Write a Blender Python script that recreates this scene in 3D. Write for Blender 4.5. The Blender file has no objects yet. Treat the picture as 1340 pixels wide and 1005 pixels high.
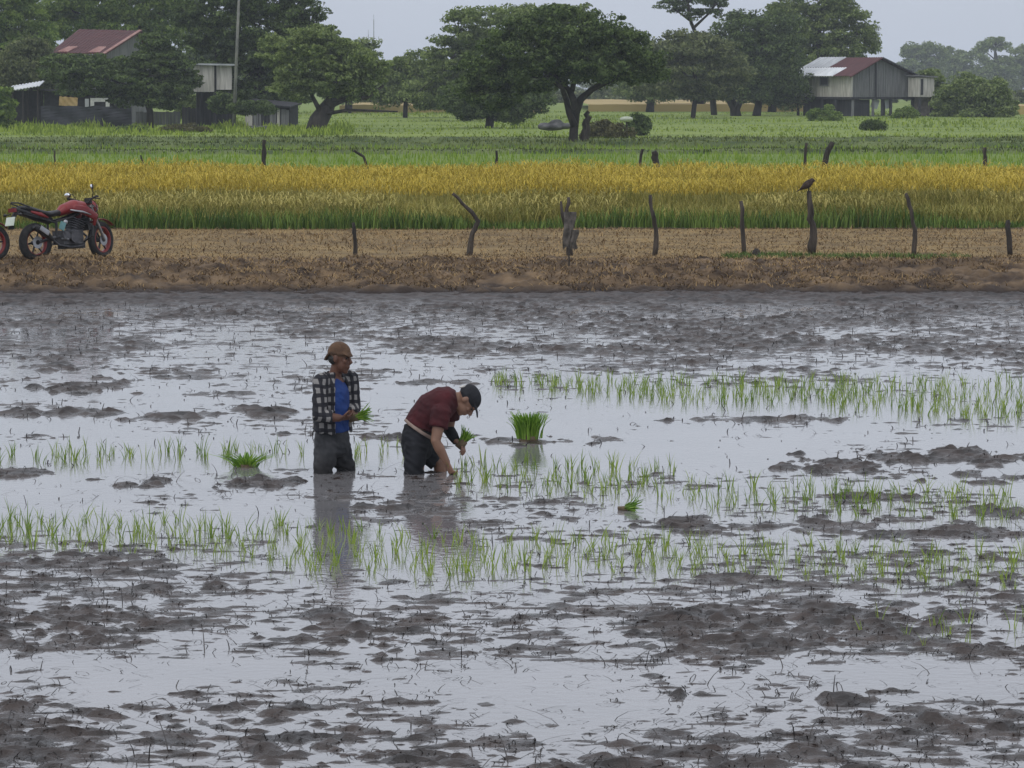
import bpy, math, random
import numpy as np
from mathutils import Vector, Matrix, noise as mnoise

S = bpy.context.scene
C = S.collection
random.seed(7)
RNG = np.random.default_rng(11)
R = math.radians

# ---------------------------------------------------------------- camera
FPX, W_PX, H_PX, HOR, CAM_H = 4600.0, 1340.0, 1005.0, 105.0, 3.0
PITCH = math.atan((H_PX / 2 - HOR) / FPX)
cam_d = bpy.data.cameras.new('camera')
cam_d.sensor_width = 36
cam_d.lens = 36 * FPX / W_PX
cam_d.clip_start, cam_d.clip_end = 0.5, 9000
cam = bpy.data.objects.new('camera', cam_d)
C.objects.link(cam)
cam.location = (0, 0, CAM_H)
cam.rotation_euler = (math.pi / 2 - PITCH, 0, 0)
S.camera = cam

# ---------------------------------------------------------------- overcast sky
SUN_EL, SUN_ROT = R(52), R(215)
wd = bpy.data.worlds.new('World')
S.world = wd
wd.use_nodes = True
nt = wd.node_tree
nt.nodes.clear()
N = nt.nodes.new
sky = N('ShaderNodeTexSky'); sky.sky_type = 'NISHITA'; sky.sun_disc = False
sky.sun_elevation = SUN_EL; sky.sun_rotation = SUN_ROT
tc = N('ShaderNodeTexCoord'); sep = N('ShaderNodeSeparateXYZ')
ramp = N('ShaderNodeValToRGB')
ramp.color_ramp.elements[0].position = 0.0; ramp.color_ramp.elements[0].color = (.555, .615, .735, 1)
ramp.color_ramp.elements[1].position = 0.9; ramp.color_ramp.elements[1].color = (.88, .91, .97, 1)
e = ramp.color_ramp.elements.new(0.1); e.color = (.72, .765, .86, 1)
cl = N('ShaderNodeTexNoise'); cl.inputs['Scale'].default_value = 3.0; cl.inputs['Detail'].default_value = 4
mpn = N('ShaderNodeMapping'); mpn.inputs['Scale'].default_value = (1, 1, 3)
mr = N('ShaderNodeMapRange'); mr.inputs[1].default_value = .3; mr.inputs[2].default_value = .7
mr.inputs[3].default_value = .94; mr.inputs[4].default_value = 1.06
vm = N('ShaderNodeVectorMath'); vm.operation = 'SCALE'
sc10 = N('ShaderNodeVectorMath'); sc10.operation = 'SCALE'; sc10.inputs['Scale'].default_value = 10.0
mix = N('ShaderNodeMix'); mix.data_type = 'RGBA'; mix.inputs['Factor'].default_value = 0.93
bg = N('ShaderNodeBackground'); bg.inputs['Strength'].default_value = 0.1
out = N('ShaderNodeOutputWorld')
L = nt.links.new
L(tc.outputs['Generated'], sep.inputs[0]); L(sep.outputs['Z'], ramp.inputs['Fac'])
L(tc.outputs['Generated'], mpn.inputs['Vector']); L(mpn.outputs[0], cl.inputs['Vector']); L(cl.outputs['Fac'], mr.inputs[0])
L(ramp.outputs['Color'], vm.inputs[0]); L(mr.outputs[0], vm.inputs['Scale'])
L(vm.outputs[0], sc10.inputs[0])
L(sky.outputs[0], mix.inputs['A']); L(sc10.outputs[0], mix.inputs['B'])
L(mix.outputs['Result'], bg.inputs['Color']); L(bg.outputs[0], out.inputs['Surface'])

sun_d = bpy.data.lights.new('sun', 'SUN'); sun_d.energy = 0.7; sun_d.angle = R(25); sun_d.color = (1, .97, .92)
sun = bpy.data.objects.new('sun', sun_d); C.objects.link(sun)
_sd = Vector((math.sin(SUN_ROT) * math.cos(SUN_EL), math.cos(SUN_ROT) * math.cos(SUN_EL), math.sin(SUN_EL)))
sun.rotation_euler = _sd.to_track_quat('Z', 'Y').to_euler()

S.view_settings.view_transform = 'Standard'; S.view_settings.look = 'None'
S.view_settings.exposure = 0.0; S.view_settings.gamma = 1.0
S.cycles.use_denoising = True
S.cycles.max_bounces = 5; S.cycles.diffuse_bounces = 2; S.cycles.glossy_bounces = 3
S.cycles.transparent_max_bounces = 6; S.cycles.volume_bounces = 0
S.cycles.sample_clamp_indirect = 6

# ---------------------------------------------------------------- helpers
cp, sp = math.cos(PITCH), math.sin(PITCH)
FW, UP = Vector((0, cp, -sp)), Vector((0, sp, cp))

def ray(px, py):
    return FW * FPX + Vector((1, 0, 0)) * (px - W_PX / 2) + UP * (H_PX / 2 - py)

def at(px, py, z=0.0):
    d = ray(px, py); t = (z - CAM_H) / d.z
    return Vector((d.x * t, d.y * t, z))

def aty(px, py, Y):
    d = ray(px, py); t = Y / d.y
    return Vector((d.x * t, Y, CAM_H + d.z * t))

def tag(o, label=None, cat=None, group=None, kind=None):
    if label: o['label'] = label
    if cat: o['category'] = cat
    if group: o['group'] = group
    if kind: o['kind'] = kind
    return o

def thing(name, label, cat, loc=(0, 0, 0), rz=0.0, group=None):
    o = bpy.data.objects.new(name, None); C.objects.link(o)
    o.empty_display_size = .2
    o.location = loc; o.rotation_euler = (0, 0, rz)
    return tag(o, label, cat, group)

def copy_tree(o, parent=None):
    c = o.copy(); C.objects.link(c)
    if parent: c.parent = parent
    for ch in list(o.children):
        copy_tree(ch, c)
    return c

def npmesh(name, v, f, material=None, parent=None, smooth=False):
    v = np.ascontiguousarray(v, dtype=np.float32).reshape(-1, 3)
    f = np.ascontiguousarray(f, dtype=np.int32)
    k = f.shape[1]
    me = bpy.data.meshes.new(name)
    me.vertices.add(len(v)); me.vertices.foreach_set('co', v.ravel())
    me.loops.add(f.size); me.loops.foreach_set('vertex_index', f.ravel())
    me.polygons.add(len(f))
    me.polygons.foreach_set('loop_start', np.arange(0, f.size, k, dtype=np.int32))
    try:
        me.polygons.foreach_set('loop_total', np.full(len(f), k, dtype=np.int32))
    except Exception:
        pass
    me.polygons.foreach_set('use_smooth', np.full(len(f), smooth))
    me.update(calc_edges=True)
    if material: me.materials.append(material)
    o = bpy.data.objects.new(name, me); C.objects.link(o)
    if parent: o.parent = parent
    return o

class MB:
    def __init__(self): self.v, self.f = [], []
    def add(self, vs, fs):
        b = len(self.v); self.v += [tuple(p) for p in vs]
        self.f += [tuple(i + b for i in q) for q in fs]; return self
    def tube(self, pts, rad, n=8, side=None, jit=0.0):
        pts = [Vector(p) for p in pts]; m = len(pts); vs = []
        prev = None
        for i, p in enumerate(pts):
            t = (pts[min(i + 1, m - 1)] - pts[max(i - 1, 0)]).normalized()
            if side is not None: s = Vector(side)
            elif prev is not None: s = prev
            else: s = Vector((0, 0, 1)) if abs(t.z) < .9 else Vector((1, 0, 0))
            s = (s - t * s.dot(t))
            s = s.normalized() if s.length > 1e-6 else t.orthogonal().normalized()
            prev = s; u = t.cross(s)
            r = rad[i] if hasattr(rad, '__len__') else rad
            ra, rb = r if hasattr(r, '__len__') else (r, r)
            for k in range(n):
                a = 2 * math.pi * k / n; q = 1 + random.uniform(-jit, jit)
                vs.append(p + s * (math.cos(a) * ra * q) + u * (math.sin(a) * rb * q))
        fs = [(i * n + k, i * n + (k + 1) % n, (i + 1) * n + (k + 1) % n, (i + 1) * n + k) for i in range(m - 1) for k in range(n)]
        fs += [tuple(reversed(range(n))), tuple((m - 1) * n + k for k in range(n))]
        return self.add(vs, fs)
    def box(self, c, s, rot=None):
        c = Vector(c); M = rot or Matrix.Identity(3)
        vs = [c + M @ Vector((x * s[0] / 2, y * s[1] / 2, z * s[2] / 2)) for x in (-1, 1) for y in (-1, 1) for z in (-1, 1)]
        return self.add(vs, [(0, 1, 3, 2), (4, 6, 7, 5), (0, 4, 5, 1), (2, 3, 7, 6), (0, 2, 6, 4), (1, 5, 7, 3)])
    def ell(self, c, r, nu=14, nv=10, rot=None, jit=0.0):
        c = Vector(c); M = rot or Matrix.Identity(3); vs = [c + M @ Vector((0, 0, r[2]))]
        for j in range(1, nv):
            th = math.pi * j / nv
            for i in range(nu):
                ph = 2 * math.pi * i / nu; q = 1 + random.uniform(-jit, jit)
                vs.append(c + M @ Vector((r[0] * math.sin(th) * math.cos(ph) * q, r[1] * math.sin(th) * math.sin(ph) * q, r[2] * math.cos(th) * q)))
        vs.append(c + M @ Vector((0, 0, -r[2])))
        fs = [(0, 1 + i, 1 + (i + 1) % nu) for i in range(nu)]
        for j in range(nv - 2):
            a = 1 + j * nu
            fs += [(a + i, a + nu + i, a + nu + (i + 1) % nu, a + (i + 1) % nu) for i in range(nu)]
        a = 1 + (nv - 2) * nu; z = len(vs) - 1
        fs += [(a + i, z, a + (i + 1) % nu) for i in range(nu)]
        return self.add(vs, fs)
    def torus(self, c, Rr, r, axis='Y', n=32, m=8, flat=1.0):
        c = Vector(c); vs = []
        for i in range(n):
            a = 2 * math.pi * i / n
            for j in range(m):
                b = 2 * math.pi * j / m; q = Rr + r * math.cos(b); h = r * flat * math.sin(b)
                vs.append(c + Vector((q * math.cos(a), h, q * math.sin(a))))
        fs = [(i * m + j, i * m + (j + 1) % m, ((i + 1) % n) * m + (j + 1) % m, ((i + 1) % n) * m + j) for i in range(n) for j in range(m)]
        return self.add(vs, fs)
    def prism(self, poly, d):                      # flat polygon (list of 3d points) extruded along vector d
        poly = [Vector(p) for p in poly]; d = Vector(d); n = len(poly)
        return self.add(poly + [p + d for p in poly],
                        [tuple(reversed(range(n))), tuple(range(n, 2 * n))] + [(i, (i + 1) % n, n + (i + 1) % n, n + i) for i in range(n)])
    def build(self, name, material, parent=None, smooth=False, remesh=0, it=4, fold=0, fs=(9, 9, 16)):
        me = bpy.data.meshes.new(name); me.from_pydata(self.v, [], self.f)
        me.materials.append(material)
        o = bpy.data.objects.new(name, me); C.objects.link(o)
        if remesh:
            m = o.modifiers.new('r', 'REMESH'); m.mode = 'VOXEL'; m.voxel_size = remesh; m.use_smooth_shade = True
            s = o.modifiers.new('s', 'SMOOTH'); s.factor = .5; s.iterations = it
            dg = bpy.context.evaluated_depsgraph_get()
            me2 = bpy.data.meshes.new_from_object(o.evaluated_get(dg))
            o.modifiers.clear(); o.data = me2; bpy.data.meshes.remove(me); me2.name = name
            if not me2.materials: me2.materials.append(material)
            me = me2; smooth = True
            if fold:
                nrm = [v.normal.copy() for v in me.vertices]
                for v, n_ in zip(me.vertices, nrm):
                    c_ = v.co; p_ = Vector((c_.x * fs[0] + c_.z * 5, c_.y * fs[1] + c_.z * 3, c_.z * fs[2] + c_.x * 6))
                    v.co = c_ + n_ * fold * ((1 - 2.4 * abs(mnoise.noise(p_))) + .5 * mnoise.noise(p_ * 2.3))
        if smooth:
            for p in me.polygons: p.use_smooth = True
        if parent: o.parent = parent
        return o

# noise --------------------------------------------------------------
_T = np.random.default_rng(5).random((512, 512)).astype(np.float32)
def vn(x, y, seed=0):
    x = np.asarray(x, dtype=np.float64) + seed * 17.31; y = np.asarray(y, dtype=np.float64) + seed * 9.77
    xi = np.floor(x).astype(np.int64); yi = np.floor(y).astype(np.int64)
    fx = x - xi; fy = y - yi; fx = fx * fx * (3 - 2 * fx); fy = fy * fy * (3 - 2 * fy)
    a = _T[xi % 512, yi % 512]; b = _T[(xi + 1) % 512, yi % 512]; c = _T[xi % 512, (yi + 1) % 512]; d = _T[(xi + 1) % 512, (yi + 1) % 512]
    return (a * (1 - fx) + b * fx) * (1 - fy) + (c * (1 - fx) + d * fx) * fy
def fbm(x, y, seed=0, octs=4, gain=.5):
    s = 0; a = 1; t = 0
    for o in range(octs):
        s = s + a * vn(x * 2 ** o, y * 2 ** o, seed + o * 3); t += a; a *= gain
    return s / t

# materials ----------------------------------------------------------
def mat(name, c1, c2=None, rough=.8, scale=6.0, detail=4.0, bump=0.0, bscale=None, island=False, stretch=None, trans=0.0, metal=0.0, spec=None, p0=.35, p1=.65):
    m = bpy.data.materials.new(name); m.use_nodes = True
    t = m.node_tree; b = t.nodes['Principled BSDF']; o = t.nodes['Material Output']
    b.inputs['Roughness'].default_value = rough; b.inputs['Metallic'].default_value = metal
    if spec is not None: b.inputs['Specular IOR Level'].default_value = spec
    c1 = (*c1, 1); c2 = (*(c2 or c1[:3]), 1)
    co = t.nodes.new('ShaderNodeTexCoord'); mp = t.nodes.new('ShaderNodeMapping')
    if stretch: mp.inputs['Scale'].default_value = stretch
    t.links.new(co.outputs['Object'], mp.inputs['Vector'])
    n = t.nodes.new('ShaderNodeTexNoise'); n.inputs['Scale'].default_value = scale; n.inputs['Detail'].default_value = detail
    t.links.new(mp.outputs[0], n.inputs['Vector'])
    r = t.nodes.new('ShaderNodeValToRGB')
    r.color_ramp.elements[0].position = p0; r.color_ramp.elements[1].position = p1
    r.color_ramp.elements[0].color = c1; r.color_ramp.elements[1].color = c2
    fac = n.outputs['Fac']
    if island:
        g = t.nodes.new('ShaderNodeNewGeometry'); a = t.nodes.new('ShaderNodeMath'); a.operation = 'MULTIPLY_ADD'
        a.inputs[1].default_value = .6
        s = t.nodes.new('ShaderNodeMath'); s.operation = 'SUBTRACT'; s.inputs[1].default_value = .3
        t.links.new(n.outputs['Fac'], s.inputs[0])
        t.links.new(g.outputs['Random Per Island'], a.inputs[0]); t.links.new(s.outputs[0], a.inputs[2]); fac = a.outputs[0]
    t.links.new(fac, r.inputs['Fac']); t.links.new(r.outputs['Color'], b.inputs['Base Color'])
    if bump:
        n2 = t.nodes.new('ShaderNodeTexNoise'); n2.inputs['Scale'].default_value = bscale or scale * 3; n2.inputs['Detail'].default_value = 5
        t.links.new(mp.outputs[0], n2.inputs['Vector'])
        bp = t.nodes.new('ShaderNodeBump'); bp.inputs['Strength'].default_value = bump; bp.inputs['Distance'].default_value = .02
        t.links.new(n2.outputs['Fac'], bp.inputs['Height']); t.links.new(bp.outputs[0], b.inputs['Normal'])
    if trans:
        tr = t.nodes.new('ShaderNodeBsdfTranslucent'); mx = t.nodes.new('ShaderNodeMixShader'); mx.inputs[0].default_value = trans
        t.links.new(r.outputs['Color'], tr.inputs['Color'])
        t.links.new(b.outputs[0], mx.inputs[1]); t.links.new(tr.outputs[0], mx.inputs[2]); t.links.new(mx.outputs[0], o.inputs['Surface'])
    return m

M_mud = mat('wet_mud', (.014, .010, .009), (.056, .039, .033), rough=.34, scale=3.5, detail=8, bump=.45, bscale=60, spec=.5)
def rough_noise(m, lo, hi, scale):
    t = m.node_tree; n = t.nodes.new('ShaderNodeTexNoise'); n.inputs['Scale'].default_value = scale; n.inputs['Detail'].default_value = 4
    c = t.nodes.new('ShaderNodeTexCoord'); t.links.new(c.outputs['Object'], n.inputs['Vector'])
    r = t.nodes.new('ShaderNodeMapRange'); r.inputs[1].default_value = .35; r.inputs[2].default_value = .65; r.inputs[3].default_value = lo; r.inputs[4].default_value = hi
    t.links.new(n.outputs['Fac'], r.inputs[0]); t.links.new(r.outputs[0], t.nodes['Principled BSDF'].inputs['Roughness'])
rough_noise(M_mud, .0, .10, 5); M_mud.node_tree.nodes['Principled BSDF'].inputs['IOR'].default_value = 1.5
def wet_low(m, z0, z1, r0, r1):
    t = m.node_tree; b = t.nodes['Principled BSDF']; src = b.inputs['Roughness'].links[0].from_socket
    g = t.nodes.new('ShaderNodeNewGeometry'); sx = t.nodes.new('ShaderNodeSeparateXYZ'); t.links.new(g.outputs['Position'], sx.inputs[0])
    r = t.nodes.new('ShaderNodeMapRange'); r.inputs[1].default_value = z0; r.inputs[2].default_value = z1; r.inputs[3].default_value = r0; r.inputs[4].default_value = r1
    t.links.new(sx.outputs['Z'], r.inputs[0]); a = t.nodes.new('ShaderNodeMath'); a.operation = 'ADD'
    t.links.new(r.outputs[0], a.inputs[0]); t.links.new(src, a.inputs[1]); t.links.new(a.outputs[0], b.inputs['Roughness'])
wet_low(M_mud, .001, .026, .10, .48)
M_water = mat('muddy_water', (.20, .195, .20), (.24, .23, .235), rough=.035, scale=.8, spec=.5)
M_water.node_tree.nodes['Principled BSDF'].inputs['IOR'].default_value = 1.8
def ripples(m, scale, strength, dist):
    t = m.node_tree; b = t.nodes['Principled BSDF']
    c = t.nodes.new('ShaderNodeTexCoord'); n = t.nodes.new('ShaderNodeTexNoise'); n.inputs['Scale'].default_value = scale; n.inputs['Detail'].default_value = 3
    t.links.new(c.outputs['Object'], n.inputs['Vector'])
    bp = t.nodes.new('ShaderNodeBump'); bp.inputs['Strength'].default_value = strength; bp.inputs['Distance'].default_value = dist
    t.links.new(n.outputs['Fac'], bp.inputs['Height']); t.links.new(bp.outputs[0], b.inputs['Normal'])
ripples(M_water, 13, .5, .004)
M_dike = mat('dike_earth', (.055, .036, .024), (.205, .138, .078), rough=.95, scale=3.2, detail=12, bump=1.0, bscale=14, p0=.36, p1=.64)
def damp_foot(m, z0, z1, col):
    t = m.node_tree; b = t.nodes['Principled BSDF']; src = b.inputs['Base Color'].links[0].from_socket
    g = t.nodes.new('ShaderNodeNewGeometry'); sx = t.nodes.new('ShaderNodeSeparateXYZ'); t.links.new(g.outputs['Position'], sx.inputs[0])
    r = t.nodes.new('ShaderNodeMapRange'); r.inputs[1].default_value = z0; r.inputs[2].default_value = z1
    t.links.new(sx.outputs['Z'], r.inputs[0]); mx = t.nodes.new('ShaderNodeMix'); mx.data_type = 'RGBA'
    mx.inputs['A'].default_value = (*col, 1); t.links.new(src, mx.inputs['B']); t.links.new(r.outputs[0], mx.inputs['Factor']); t.links.new(mx.outputs['Result'], b.inputs['Base Color'])
damp_foot(M_dike, .04, .15, (.030, .021, .018))
M_path = mat('dry_path', (.135, .086, .030), (.265, .178, .064), rough=.95, scale=1.5, detail=8, bump=.4)
M_drygrass = mat('dry_grass', (.11, .066, .028), (.36, .24, .105), rough=.9, island=True, scale=.8)
M_ground = mat('meadow_ground', (.125, .19, .024), (.215, .28, .046), rough=.95, scale=.12, detail=8, stretch=(.4, 1, 1))
M_paddy = mat('green_paddy', (.11, .18, .015), (.16, .23, .025), rough=.95, scale=.4, detail=6, stretch=(.5, 1, 1))
M_meadow = mat('meadow_grass', (.15, .22, .024), (.35, .44, .07), rough=.9, island=True, scale=.2, trans=.4)
M_greenrice = mat('young_rice_leaf', (.16, .27, .018), (.28, .38, .036), rough=.8, island=True, scale=.3, trans=.35)
M_weed = mat('weed_leaf', (.06, .12, .018), (.20, .29, .055), rough=.8, island=True, scale=1.2, trans=.25)
M_riceleaf = mat('ripe_rice_leaf', (.22, .23, .045), (.50, .44, .13), rough=.8, island=True, scale=.7, trans=.3)
M_panicle = mat('ripe_rice_ear', (.38, .29, .030), (.70, .54, .085), rough=.8, island=True, scale=.5, trans=.25)
M_earpale = mat('pale_rice_ear', (.30, .27, .06), (.60, .52, .17), rough=.8, island=True, scale=.6, trans=.25)
M_soil = mat('rice_soil', (.05, .04, .02), (.09, .07, .03), rough=.95, scale=3)
M_seed = mat('seedling_leaf', (.14, .24, .03), (.33, .43, .075), rough=.55, island=True, scale=1.0, trans=.35)
M_seedbundle = mat('bundle_leaf', (.085, .20, .012), (.24, .40, .045), rough=.6, island=True, scale=4.0, trans=.3)
M_root = mat('bundle_root', (.08, .055, .035), (.16, .12, .07), rough=.9, scale=20)
M_stubble = mat('dead_stalk', (.018, .015, .015), (.05, .042, .039), rough=.6, island=True, scale=1.5)
M_post = mat('weathered_wood', (.028, .022, .018), (.085, .068, .054), rough=.9, scale=14, stretch=(1, 1, .2), bump=.6)
M_postdark = mat('dark_wood', (.02, .017, .015), (.055, .045, .038), rough=.9, scale=14, stretch=(1, 1, .2), bump=.6)
M_bark = mat('tree_bark', (.022, .019, .017), (.06, .05, .042), rough=.95, scale=5, stretch=(1, 1, .3), bump=.6)

# ---------------------------------------------------------------- the setting
def sheet(name, x0, x1, y0, y1, z, m, nx=2, ny=2):
    xs = np.linspace(x0, x1, nx); ys = np.linspace(y0, y1, ny)
    X, Y = np.meshgrid(xs, ys); v = np.stack([X, Y, np.full_like(X, z)], -1)
    i = np.arange(ny - 1)[:, None] * nx + np.arange(nx - 1)[None]
    f = np.stack([i, i + 1, i + nx + 1, i + nx], -1).reshape(-1, 4)
    o = npmesh(name, v, f, m); tag(o, kind='structure'); return o

GZ = 0.30
sheet('ground', -480, 480, 52.9, 1010, GZ, M_ground)
sheet('paddy_field', -60, 60, 79.5, 150, GZ + .006, M_paddy)
sheet('path', -60, 60, 53.1, 64.6, GZ + .006, M_path)
sheet('crop_soil', -60, 60, 64.0, 79.6, GZ + .012, M_soil)
sheet('water', -60, 60, -12, 49.6, 0, M_water)

def pyY(py): return at(670, py, 0).y
KN = [(380, 1.05), (398, 1.0), (415, .86), (445, .88), (470, .74), (500, .42), (540, .34), (600, .3), (650, .48), (700, .52), (745, .6), (765, .92), (850, .9), (872, .46), (905, .40), (930, .74), (960, .9), (1030, 1.0), (1300, .8)]
KNY = sorted((pyY(p), c) for p, c in KN)
LUMPS = [  # px, py, rx, ry, height
    (20, 622, 42, 11, .075), (85, 470, 80, 26, .02), (105, 505, 70, 14, .04), (205, 633, 26, 7, .05), (125, 630, 26, 5, .03), (160, 634, 18, 4, .03), (330, 632, 60, 7, .055), (384, 631, 26, 6, .04), (225, 545, 75, 7, .05), (120, 541, 90, 6, .035), (20, 541, 40, 6, .05), (345, 540, 45, 8, .07), (390, 568, 45, 6, .045), (300, 515, 150, 5, .03), (560, 500, 80, 5, .04),
    (520, 572, 60, 5, .03), (690, 578, 85, 6, .05), (800, 576, 60, 5, .045), (1010, 549, 130, 5, .04), (1180, 600, 150, 9, .055), (1275, 598, 120, 12, .06), (1120, 612, 90, 8, .04), (1300, 625, 110, 10, .04),
    (905, 686, 60, 10, .075), (1000, 688, 80, 9, .05), (1100, 690, 130, 13, .065), (1250, 692, 160, 12, .06), (1330, 672, 80, 10, .04), (1180, 680, 60, 6, .05),
    (690, 850, 70, 7, .03), (600, 838, 60, 6, .03), (430, 803, 50, 6, .05), (210, 800, 50, 9, .05), (60, 810, 40, 5, .05), (275, 766, 25, 7, .06), (210, 770, 25, 7, .06), (85, 840, 26, 9, .06), (890, 916, 40, 9, .09), (1110, 917, 46, 8, .10), (1215, 944, 26, 8, .09), (335, 978, 28, 10, .08), (390, 968, 24, 7, .07), (960, 835, 50, 4, .04), (1060, 845, 50, 4, .04), (1300, 955, 80, 10, .06), (1180, 905, 60, 5, .05), (50, 980, 120, 14, .04), (700, 740, 30, 5, .03), (960, 757, 60, 5, .04),
    (150, 905, 120, 4, .03), (560, 920, 100, 4, .03), (240, 908, 60, 3, .03), (1120, 650, 80, 5, .03),
    (440, 655, 40, 9, .0), (560, 652, 45, 11, .0), (500, 668, 90, 7, .0), (1240, 805, 80, 8, .03), (1290, 850, 90, 7, .04)]
def mud_height(X, Y):
    wob = (fbm(X * .45, Y * .30, 3, 3) - .5) * 4.0
    ys = np.array([a for a, _ in KNY]); cs = np.array([b for _, b in KNY])
    q = np.clip((Y - 18) / 10, 0.1, 1)
    ch = np.interp(Y + wob * q, ys, cs)
    lo = fbm(X * .8, Y * .5, 21, 3) - .5
    me = fbm(X * 2.6, Y * 1.5, 23, 3) - .5
    f = 0
    for i, (q_, g_) in enumerate([(4.3, .5), (8.6, .9), (15.7, 1.1), (27.0, .9)]):
        a_ = (.25, -.3, .15, -.2)[i]; ca, sa = math.cos(a_), math.sin(a_)
        f = f + g_ * (vn((X * ca * .62 - Y * sa) * q_, (X * sa * .62 + Y * ca) * q_ * 1.15, 50 + i) - .5)
    pk = 0
    for i, (q_, th_, g_) in enumerate([(4.3, .72, .6), (8.3, .58, 1.0), (14.7, .56, 1.1), (25.0, .54, .9)]):
        a_ = (.2, -.25, .3, -.15)[i]; ca, sa = math.cos(a_), math.sin(a_)
        n_ = np.clip(vn((X * ca - Y * sa * 1.7) * q_ * .66, (X * sa * .6 + Y * ca) * q_ * 1.1, 70 + i) - th_, 0, 1)
        pk = pk + g_ * np.minimum(n_, .20 + n_ * .4)
    pk = pk * np.clip(vn(X * 1.1, Y * .7, 80) * 2.4 - .5, .2, 1.3)
    z = -.0215 + ch * .0168 + lo * .016 + me * .010 + f * (.008 + .014 * ch) + pk * (.018 + .022 * ch)
    for (px, py, rx, ry, h) in LUMPS:
        c = at(px, py, 0); sx = rx * c.y / FPX
        sy = (at(px, py - ry).y - at(px, py + ry).y) / 2
        d = np.sqrt(((X - c.x) / sx) ** 2 + ((Y - c.y) / sy) ** 2 + 1e-9) + (fbm(X * 4.2, Y * 2.8, 30, 4, .65) - .5) * 2.6
        k = np.clip(1.3 - d, 0, 1); k = k * k * (3 - 2 * k)
        z = np.maximum(z, -.04 + k * (h * .27 + .034 + f * .022 + me * .025 + pk * .035))
    shore = np.clip((Y - 46.2) / 2.5, 0, 1)
    return z + shore * .03

def grid(xs, ys, fn):
    X, Y = np.meshgrid(xs, ys); Z = fn(X, Y)
    v = np.stack([X, Y, Z], -1); nx, ny = len(xs), len(ys)
    i = np.arange(ny - 1)[:, None] * nx + np.arange(nx - 1)[None]
    return v.reshape(-1, 3), np.stack([i, i + 1, i + nx + 1, i + nx], -1).reshape(-1, 4)
gv, gf = [], []; off = 0
for (x0, x1, dx, y0, y1, dy) in [(-5, 5, .02, 13.5, 20, .022), (-6.4, 6.4, .025, 20, 30, .03), (-9.2, 9.2, .035, 30, 49.8, .045),
                                 (-45, -5, .25, 13.5, 20, .25), (5, 45, .25, 13.5, 20, .25), (-45.4, -6.4, .25, 20, 30, .25), (6.4, 45.4, .25, 20, 30, .25),
                                 (-45.2, -9.2, .25, 30, 49.8, .25), (9.2, 45.2, .25, 30, 49.8, .25)]:
    v, f = grid(np.arange(x0, x1 + dx * .5, dx), np.linspace(y0, y1, int(round((y1 - y0) / dy)) + 1), mud_height)
    gv.append(v); gf.append(f + off); off += len(v)
mud = npmesh('paddy_mud', np.concatenate(gv), np.concatenate(gf), M_mud, smooth=True); tag(mud, kind='structure')

def dike_z(X, Y):
    p = np.interp(Y, [48.6, 49.2, 49.6, 50.9, 51.4, 52.4, 53.2], [-.10, .03, .10, .37, .39, .33, .29])
    n = fbm(X * 1.6, Y * 2.2, 41, 5, .75) - .5
    n = n + (vn(X * 9, Y * 8, 46) - .5) * .35 + (vn(X * 4.5, Y * 6, 47) - .5) * .3
    n2 = fbm(X * .35, Y * 3.0, 44, 3) - .5
    k = np.interp(Y, [48.6, 49.3, 51, 53.2], [.10, .22, .20, .06])
    return p + n * k + n2 * .10 * np.interp(Y, [49, 51, 53], [1, 1, .3])
v, f = grid(np.arange(-14, 14.01, .035), np.arange(48.6, 53.21, .045), dike_z)
va, fa = grid(np.arange(-50, -13.99, .3), np.arange(48.6, 53.21, .2), dike_z)
vb, fb = grid(np.arange(14, 50.1, .3), np.arange(48.6, 53.21, .2), dike_z)
dk = npmesh('dike', np.concatenate([v, va, vb]), np.concatenate([f, fa + len(v), fb + len(v) + len(va)]), M_dike, smooth=True); tag(dk, kind='structure')

# blades -------------------------------------------------------------
def blades(base, h, w, lean, droop, ang=None, ns=4, taper=1.0, face=None):
    base = np.asarray(base, float); n = len(base)
    h = np.broadcast_to(h, n); w = np.broadcast_to(w, n); lean = np.broadcast_to(lean, n); droop = np.broadcast_to(droop, n)
    ang = RNG.uniform(0, 2 * np.pi, n) if ang is None else np.broadcast_to(ang, n)
    d = np.stack([np.cos(ang), np.sin(ang), 0 * ang], -1)
    fa = ang + np.pi / 2 if face is None else np.broadcast_to(face, n)
    s = np.stack([np.cos(fa), np.sin(fa), 0 * fa], -1)
    V = []
    for i in range(ns):
        t = i / (ns - 1)
        p = base + d * (h * lean * t ** 1.6)[:, None]
        p = p + np.array([0, 0, 1.0]) * (h * (t - droop * t ** 3))[:, None]
        ww = w * (1 - taper * .88 * t ** 1.8) * .5
        V.append(p - s * ww[:, None]); V.append(p + s * ww[:, None])
    V = np.stack(V, 1)
    k = np.arange(n)[:, None] * (2 * ns)
    F = np.stack([np.stack([k[:, 0] + 2 * i, k[:, 0] + 2 * i + 1, k[:, 0] + 2 * i + 3, k[:, 0] + 2 * i + 2], -1) for i in range(ns - 1)], 1)
    return V.reshape(-1, 3), F.reshape(-1, 4)
def join(parts):
    vs, fs, o = [], [], 0
    for v, f in parts: vs.append(v); fs.append(f + o); o += len(v)
    return np.concatenate(vs), np.concatenate(fs)
U = RNG.uniform

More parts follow.
